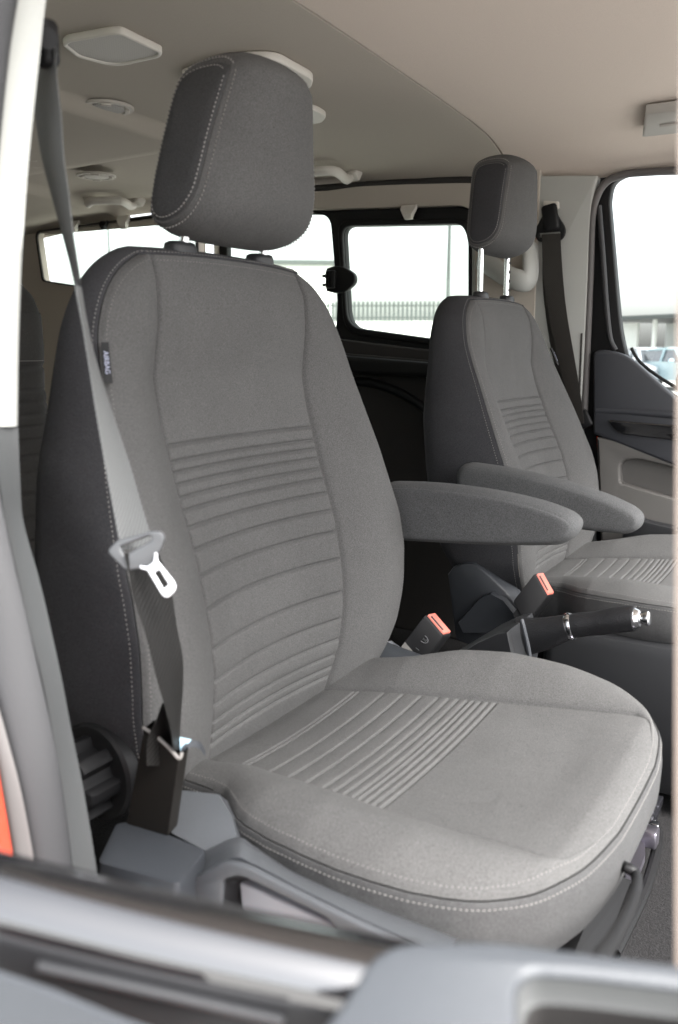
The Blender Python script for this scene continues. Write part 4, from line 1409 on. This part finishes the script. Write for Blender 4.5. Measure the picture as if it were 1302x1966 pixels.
# recliner knob and its bezel
kc = np.array(at(178, 1485, y=-.262))
mb = MB()
rg = []
for y, rr_ in ((.016, .046), (.004, .046), (.001, .043), (.000, .036)):
    rg.append([kc+np.array([rr_*math.cos(t), y, rr_*1.05*math.sin(t)]) for t in np.linspace(0, 2*math.pi, 48, endpoint=False)])
mb.loft(rg, True, True).build('knob_bezel', M['black'], near_seat, sharp=35)
rg = []
for y, k in ((.008, 1.0), (-.020, 1.0), (-.0245, .95), (-.026, .86), (-.026, .5), (-.022, .45)):
    ring = []
    for i in range(96):
        t = 2*math.pi*i/96
        lobe = .5+.5*math.tanh(4*math.cos(7*t+.5))
        rr_ = (.0275+.0095*lobe)*k
        ring.append(kc+np.array([rr_*math.cos(t), y-.008, rr_*math.sin(t)]))
    rg.append(ring)
MB().loft(rg, True, True).build('recliner_knob', M['knob'], near_seat, sharp=40)
# inboard cover next to the buckle, and the bar and rail under the front edge
MB().box((.03, .245, -.055), (.15, .06, .11), ax=[(.97, .1, -.2), (-.1, 1, 0), (.2, 0, .97)], bev=.012).build('inboard_cover', M['plastic_grey'], near_seat, sharp=40)
a0, a1, a2, a3 = at(1085, 1655, x=.405), at(1178, 1668, x=.425), at(1222, 1690, x=.43), at(1130, 1850, x=.455)
mb = MB().tube(smooth_path([at(1160, 1650, x=.37), at(1195, 1662, x=.415), at(1222, 1682, x=.43), at(1215, 1730, x=.44), at(1180, 1800, x=.455), at(1145, 1850, x=.47)], 6), .0048, 12)
mb.build('adjuster_bar', M['black'], near_seat)
mb = MB().hexa([at(1165, 1672, x=.37), at(1212, 1690, x=.38), at(1150, 1850, x=.40), at(1095, 1850, x=.39)], [at(1165, 1672, x=.355), at(1212, 1690, x=.365), at(1150, 1850, x=.385), at(1095, 1850, x=.375)])
mb.build('adjuster_bracket', M['black'], near_seat, sharp=30)
# floor rail end with bright clips
zr_ = -.292
rl = MB()
rl.tube(smooth_path([at(1205, 1640, z=zr_), at(1238, 1603, z=zr_), at(1260, 1592, z=zr_), at(1262, 1625, z=zr_), at(1245, 1690, z=zr_), at(1225, 1740, z=zr_), at(1180, 1830, z=zr_)], 6), .0075, 10)
rail = rl.build('seat_rail', M['black'], near_seat)
for px_, py_, sx, sz in ((1250, 1541, .036, .014), (1244, 1560, .040, .012), (1238, 1579, .034, .012)):
    MB().box(at(px_, py_, z=-.275), (.03, sx, sz), bev=.002).build('rail_clip', M['clip'], rail, sharp=30)
MB().box(at(1252, 1537, z=-.262), (.014, .022, .008), bev=.002).build('latch_pin', M['chrome'], rail, sharp=30)
MB().box(at(1258, 1585, z=-.270), (.012, .014, .010), bev=.002).build('latch_pin', M['chrome'], rail, sharp=30)
MB().box(at(1248, 1606, z=-.268), (.022, .024, .026), bev=.003).build('latch_block', M['zinc'], rail, sharp=30)
up3 = np.array([0, 0, .012])
pl_ = [at(1200, 1625, z=-.285), at(1235, 1612, z=-.285), at(1238, 1655, z=-.285), at(1225, 1690, z=-.285), at(1200, 1700, z=-.285)]
MB().loft([pl_, [q+up3 for q in pl_]], True, True).build('rail_plate', M['zinc'], rail, sharp=30)

# far seat: dark moulded cover on the side towards the handbrake
pts = [(859, 1103), (869, 1089), (890, 1081), (910, 1082), (930, 1096), (972, 1136), (995, 1170), (1000, 1215), (960, 1260), (875, 1230)]
lo = [at(*q, y=.600) for q in pts]
cen = sum(lo)/len(lo)
MB().loft([[q+np.array([0, .05, 0]) for q in lo], [q+np.array([0, .004, 0]) for q in lo], [cen+(q-cen)*.975 for q in lo], [cen+(q-cen)*.93-np.array([0, .0015, 0]) for q in lo]], True, True).build('side_cover', M['plastic_grey'], far_seat, sharp=40)
pts = [(880, 1195), (925, 1145), (945, 1137), (970, 1150), (1000, 1188), (960, 1215), (890, 1215)]
lo = [at(*q, y=.590) for q in pts]
cen = sum(lo)/len(lo)
MB().loft([[q+np.array([0, .02, 0]) for q in lo], lo, [cen+(q-cen)*.95-np.array([0, .006, 0]) for q in lo]], True, True).build('cover_boss', M['plastic_grey'], far_seat, sharp=40)
MB().box((.42, .80, -.17), (.60, .42, .26), bev=.025).build('pedestal', M['plastic_dark'], far_seat, sharp=40)

# ------------------------------------------------------------------ belts
belt = thing('seat_belt', 'slack grey belt hanging from the near pillar across the side of the near seat', 'seat belt', (.09, -.30, -.03), 'front seat belts')


def strap_pairs(rows, plane0, wid=.046):
    out = []
    for yl, xl, xr_, pl in rows:
        sign = -1 if yl < 545 else 1
        c = at((xl+xr_)/2, yl, y=pl)
        dd = np.linalg.norm(c-POS)
        vd = (c-POS)/dd
        sd = RI-vd*(RI@vd)
        sd /= np.linalg.norm(sd)
        a = (xr_-xl)*((c-POS)@FW)/F
        b = math.sqrt(max(0, wid**2-a*a))
        wv = sd*a+vd*b*sign
        out.append((c-wv/2, c+wv/2))
    return out


rows = [(70, 60, 104, -.330), (150, 62, 108, -.329), (223, 68, 116, -.327), (300, 80, 121, -.325), (370, 98, 131, -.322), (430, 114, 138, -.320), (510, 135, 150, -.316), (575, 149, 160, -.313), (640, 161, 172, -.310), (700, 171, 187, -.308),
        (800, 187, 219, -.304), (900, 205, 252, -.300), (980, 220, 275, -.298), (1055, 234, 299, -.296)]
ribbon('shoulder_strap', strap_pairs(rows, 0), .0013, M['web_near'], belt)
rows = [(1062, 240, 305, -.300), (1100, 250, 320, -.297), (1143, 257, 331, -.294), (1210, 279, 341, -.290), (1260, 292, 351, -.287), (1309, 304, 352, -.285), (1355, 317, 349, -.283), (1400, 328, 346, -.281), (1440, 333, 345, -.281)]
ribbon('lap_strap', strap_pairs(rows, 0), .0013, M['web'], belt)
rows = [(1350, 312, 330, -.279), (1385, 300, 338, -.279), (1420, 285, 345, -.280), (1470, 283, 347, -.280)]
ribbon('folded_strap', strap_pairs(rows, 0), .0013, M['web'], belt)
# sleeve that guides the strap up from its anchor
top = [(277, 1398), (298, 1412), (322, 1433), (343, 1454)]
bot = [(243, 1585), (262, 1592), (295, 1600), (322, 1604)]
o1, o2 = [at(*q, y=-.287) for q in top], [at(*q, y=-.283) for q in bot]
mid = [(a+b)/2 for a, b in zip(o1, o2)]
back_ = np.array([-.004, .016, 0])
mb = MB()
mb.loft([[*o2, *[q+back_ for q in reversed(o2)]], [*mid, *[q+back_ for q in reversed(mid)]], [*o1, *[q+back_ for q in reversed(o1)]]])
sl = mb.build('strap_sleeve', M['sleeve'], belt, sharp=50)
MB().tube(smooth_path([at(275, 1397, y=-.288), at(298, 1412, y=-.288), at(322, 1433, y=-.288), at(340, 1453, y=-.287), at(346, 1455, y=-.284), at(349, 1445, y=-.281)], 5), .0016, 8).build('sleeve_lip', M['sleeve_lip'], sl)
# hooked guide tab with a small label beside the sleeve
tab = [at(345, 1453, y=-.281), at(349, 1437, y=-.276), at(358, 1427, y=-.270), at(372, 1424, y=-.262), at(384, 1428, y=-.255), at(392, 1440, y=-.250)]
tp = smooth_path(tab, 5)
MB().loft([[q, q+np.array([.001, -.001, -.0045]), q+np.array([0, .002, -.0045]), q+np.array([-.001, .002, 0])] for q in tp], True, True).build('strap_guide', M['plastic_grey'], sl, sharp=60)
mb = MB()
mb.hexa([at(345, 1415, y=-.272), at(368, 1420, y=-.266), at(362, 1428, y=-.267), at(346, 1442, y=-.275)], [at(345, 1415, y=-.270), at(368, 1420, y=-.264), at(362, 1428, y=-.265), at(346, 1442, y=-.273)])
mb.build('guide_sticker', M['pale'], sl, False)
# tongue
D0 = .638


def facing(px, py, dd=0):
    return far(px, py, D0+dd)


o_ = facing(262, 1062)
fr = (o_, RI, UP)


def loc2(px, py):
    return ((px-262)*D0/F, -(py-1062)*D0/F)


body = rounded([loc2(*q) for q in ((205, 1059), (225, 1037), (290, 1019), (310, 1019), (318, 1031), (311, 1052), (303, 1066), (286, 1090), (262, 1093), (243, 1096))], [.004, .003, .003, .003, .004, .004, .003, .003, .003, .005], 4)
slot = rounded([loc2(*q) for q in ((232, 1050), (289, 1028), (292, 1036), (240, 1066))], .0015, 3)
plate('tongue', body, [slot], .006, M['tongue'], belt, (o_-FW*.002-np.cross(RI, UP)*.006, RI, UP), bev=.0018)
metal = rounded([loc2(*q) for q in ((271, 1085), (286, 1087), (298, 1078), (300, 1060), (304, 1060), (306, 1076), (336, 1113), (341, 1124), (339, 1133), (328, 1145), (320, 1146), (313, 1140), (286, 1094), (273, 1091))], [.001, .001, .002, .001, .001, .001, .002, .002, .002, .002, .002, .002, .001, .001], 3)
hole = rounded([loc2(*q) for q in ((299, 1099), (309, 1092), (327, 1121), (317, 1130))], .0012, 3)
plate('tongue_plate', metal, [hole], .0022, M['tongue_metal'], belt, (o_-FW*.0035, RI, UP), bev=.0006)
# D-ring on the near pillar
dr = thing('belt_guide', 'dark belt guide at the top of the near white pillar', 'belt guide', tuple(at(90, 80, y=-.345)))
MB().box(at(88, 84, y=-.335), (.016, .014, .030), bev=.004).build('guide_plate', M['black'], dr, sharp=40)
MB().tube([at(88, 74, y=-.335), at(92, 74, y=-.350)], .0065, 18).build('bolt_cover', M['black'], dr, sharp=40)

fbelt = thing('seat_belt', 'dark belt running down the pillar behind the far seat', 'seat belt', (-.02, 1.21, .24), 'front seat belts')


def rows2(rows):
    return [(at(a, y, y=pl), at(b, y+dy, y=pl-.006)) for y, a, b, dy, pl in rows]


ribbon('shoulder_strap', rows2([(450, 1040, 1076, -2, 1.205), (520, 1043, 1080, -2, 1.205), (600, 1053, 1088, -2, 1.203), (700, 1074, 1105, -2, 1.20), (760, 1090, 1115, -2, 1.195), (815, 1106, 1122, -2, 1.19)]), .0015, M['web_far'], fbelt)
ribbon('lap_strap', rows2([(455, 1042, 1070, 0, 1.225), (560, 1043, 1062, 0, 1.225), (680, 1060, 1085, 0, 1.222), (780, 1085, 1112, 0, 1.22)]), .0015, M['web_far'], fbelt)
c_ = at(1121, 805, y=1.195)
MB().box(c_, (.030, .012, .040), ax=[(.88, 0, .47), (0, 1, 0), (-.47, 0, .88)], bev=.004).build('tongue', M['black'], fbelt, sharp=40)
fdr = thing('belt_guide', 'black belt guide high on the far pale pillar', 'belt guide', tuple(at(1058, 430, y=1.22)))
tri = rounded([(0.006, .03), (.038, -.020), (.030, -.044), (-.030, -.044), (-.038, -.020), (-.008, .03)], .012, 4)
sl_ = rounded([(-.024, -.024), (.024, -.024), (.024, -.034), (-.024, -.034)], .002, 3)
o_ = at(1058, 425, y=1.212)
plate('guide_plate', tri, [sl_], .008, M['black'], fdr, (o_, np.array([1., 0, 0]), np.array([0, -.12, .99])), bev=.002)
MB().box(at(1057, 418, y=1.203), (.036, .016, .060), ax=[(.98, 0, .2), (0, 1, 0), (-.2, 0, .98)], bev=.007).build('bolt_cover', M['black'], fdr, sharp=40)

# buckles


def buckle(name_label, P0, P1, P2, Tpx, d, dT):
    p0, p1, p2 = far(*P0, d), far(*P1, d+.004), far(*P2, d)
    t = far(P0[0]+Tpx[0], P0[1]+Tpx[1], d+dT)-p0
    wv = p1-p0
    lv = p2-p0
    rt = thing('belt_buckle', name_label, 'buckle', tuple(p2+wv/2), 'belt buckles between the seats')
    ax = np.array([wv/np.linalg.norm(wv), t/np.linalg.norm(t), lv/np.linalg.norm(lv)])
    size = (np.linalg.norm(wv), np.linalg.norm(t), np.linalg.norm(lv))
    c_ = p0+wv/2+t/2+lv/2
    body_ = MB().box(c_, size, ax=ax, bev=.003).build('housing', M['buckle'], rt, sharp=40)
    top_ = p0+wv/2+t/2
    nz = -ax[2]
    fr_ = (top_-nz*.0002, ax[0], np.cross(nz, ax[0]))
    MB().box(top_+nz*.0012, (size[0]*.86, size[1]*.72, .005), ax=ax, bev=.0012).build('release_button', M['red'], rt, sharp=40)
    MB().box(top_+nz*.0030-ax[1]*size[1]*.30, (size[0]*.62, size[1]*.10, .003), ax=ax).build('tongue_slot', M['gap'], rt, False)
    MB().box(c_+lv*.56, (size[0]*.5, size[1]*.5, size[2]*.4), ax=ax, bev=.002).build('stalk', M['black'], rt, sharp=40)
    return rt, p0, wv, lv, ax, size


rt, p0, wv, lv, ax, size = buckle('black belt buckle with an oval badge beside the near seat', (815, 1180), (851, 1222), (769, 1240), (18, -3), 1.235, .020)
nf = -ax[1]
ce = p0+wv*.50+lv*.42+nf*.0006
up_ = -ax[2]
rg_ = np.cross(up_, nf)
mb = MB()
ring = []
for k_, dz in ((1.0, 0), (1.0, .0005), (.86, .0005), (.86, 0)):
    ring.append([ce+rg_*.0095*k_*math.cos(t)+up_*.0052*k_*math.sin(t)+nf*dz for t in np.linspace(0, 2*math.pi, 32, endpoint=False)])
mb.loft(ring).build('oval_emblem', M['emblem'], rt, False)
text('emblem_lettering', 'Ford', .0062, M['plastic_mid'], rt, ce, rg_, up_, .0003)
MB().box(ce+lv*.30, (.012, .0006, .0006), ax=[rg_, nf, up_]).build('moulded_line', M['plastic_mid'], rt, False)
MB().box(p0+wv*.5+lv*.93+nf*.0004, (size[0]*.9, .001, size[2]*.16), ax=[ax[0], ax[1], ax[2]]).build('fabric_tab', M['panel_grey'], rt, False)
buckle('black belt buckle in front of the far seat base, its red slot facing forward', (1026, 1101), (1051, 1146), (984, 1155), (15, -2), 1.42, .022)
mb = MB().hexa([at(738, 1232, y=.27), at(752, 1230, y=.275), at(790, 1258, y=.275), at(772, 1262, y=.27)], [at(738, 1232, y=.28), at(752, 1230, y=.285), at(790, 1258, y=.285), at(772, 1262, y=.28)])
tag(mb.build('stowage_clip', M['steel'], None, False), 'small bright metal clip beside the near buckle', 'clip')

# ------------------------------------------------------------------ handbrake
hb = thing('handbrake_lever', 'black handbrake lever with chrome ring and tip, lying between the seats', 'handbrake', tuple(at(960, 1240, y=.43)))
Y = .43
ctr = [at(1000, 1222, y=Y), at(1030, 1219, y=Y), at(1062, 1212, y=Y), at(1092, 1203, y=Y)]
MB().tube(smooth_path(ctr, 5), [(.018, 0.0310), (.018, 0.0302), (.018, 0.0293), (.018, 0.0285), (.018, 0.0277), (.018, 0.0268), (.018, 0.0260), (.018, 0.0252), (.018, 0.0243), (.018, 0.0235), (.018, 0.0227), (.018, 0.0218), (.018, 0.0210), (.018, 0.0202), (.018, 0.0193), (.018, 0.0185)], 20).build('gaiter', M['leather'], hb)
g_ = smooth_path([at(1094, 1203, y=Y), at(1120, 1199, y=Y), at(1150, 1196, y=Y), at(1180, 1191, y=Y), at(1212, 1187, y=Y), at(1220, 1187, y=Y)], 5)
prf = [.0150, .0150, .0150, .0150, .0150, .0148, .0146, .0146, .0146, .0146, .0148, .0150, .0150, .0152, .0153, .0155, .0156, .0156, .0156, .0156, .0155, .0154, .0154, .0150, .0138, .0125]
MB().tube(g_, [(q*1.05, q*1.20) for q in prf[:len(g_)]], 22).build('grip', M['leather'], hb)
r0, r1 = at(1090, 1203.5, y=Y), at(1101, 1202, y=Y)
MB().tube([r0, r0*.7+r1*.3, r0*.3+r1*.7, r1], [(.0165, .0195), (.0175, .0208), (.0175, .0208), (.0165, .0192)], 24).build('chrome_ring', M['chrome'], hb)
t_ = [at(1210, 1187, y=Y), at(1214, 1187, y=Y), at(1222, 1187, y=Y), at(1229, 1187, y=Y), at(1231, 1187, y=Y), at(1240, 1187, y=Y), at(1244, 1187, y=Y), at(1246, 1187, y=Y)]
MB().tube(t_, [.0145, .0152, .0145, .0118, .0082, .0080, .0082, .0055], 24).build('chrome_tip', M['chrome'], hb)
MB().tube([at(1237, 1187, y=Y), at(1240, 1187, y=Y), at(1246, 1187, y=Y), at(1248, 1187, y=Y)], [.0098, .0105, .0102, .008], 24).build('release_knob', M['chrome'], hb)
# moulded boot
prof = [(862, 1262), (905, 1236), (945, 1212), (985, 1194), (1003, 1191), (1013, 1238), (1016, 1262), (1010, 1300), (880, 1300)]
rr = []
for y_, k in ((.372, .93), (.376, .985), (.382, 1.0), (.470, 1.0), (.476, .985), (.480, .93)):
    lo = [at(*q, y=Y) for q in prof]
    cen = sum(lo)/len(lo)
    rr.append([np.array([(cen+(q-cen)*k)[0], y_, (cen+(q-cen)*k)[2]]) for q in lo])
MB().loft(rr, True, True).build('boot', M['plastic_dark'], hb, sharp=30)
e_ = [at(1001, 1190, y=.374), at(1004, 1200, y=.372), at(1013, 1238, y=.372), at(1017, 1262, y=.372)]
MB().tube(smooth_path(e_, 4), .0035, 10).build('boot_edge', M['plastic_grey'], hb)

# ------------------------------------------------------------------ rear bench
rb = thing('bench_seat', 'dark rear bench seat half hidden behind the near seat', 'seat', (-.98, .05, -.33))
V = []
ys = np.linspace(-.42, .47, 40)
zr = list(np.arange(-.12, .58, .004))
rbz = [.335, .31, .285, .26, .232, .20, .165, .12, .07, .02]


def rbx(y, z):
    x = -.93+.10*(.3-z)*.5
    x += quilting(z, rbz, .004, .003, .06) if z < .35 else .01*math.sin(math.pi*min(1, (z-.35)/.23))
    x -= .008*math.exp(-((z-.385)/.004)**2)
    e = max(0, (abs(y-.025)-.39)/.055)
    x -= .03*e*e
    t = max(0, (z-.53)/.05)
    return x-.05*t*t


for z in zr:
    for y in ys:
        ez = max(0, (abs(y-.025)-.36)/.085)
        V.append((rbx(y, z), y, z-.035*ez*ez*(1 if z > .5 else 0)))
bb = mesh('backrest', V, grid_faces(len(zr), len(ys)), M['cloth_rear'], rb)
MB().box((-1.06, .025, .20), (.14, .84, .70), bev=.03).build('back_shell', M['cloth_rear'], rb)
MB().box((-.72, .025, -.12), (.46, .88, .12), bev=.04).build('cushion', M['cloth_rear'], rb)
mb = MB()
dashes(mb, [(rbx(y, .397)+.002, y, .397) for y in ys], [(1, 0, 0)]*len(ys), .006, .004, .0008)
mb.build('stitching', M['thread'], bb, False)
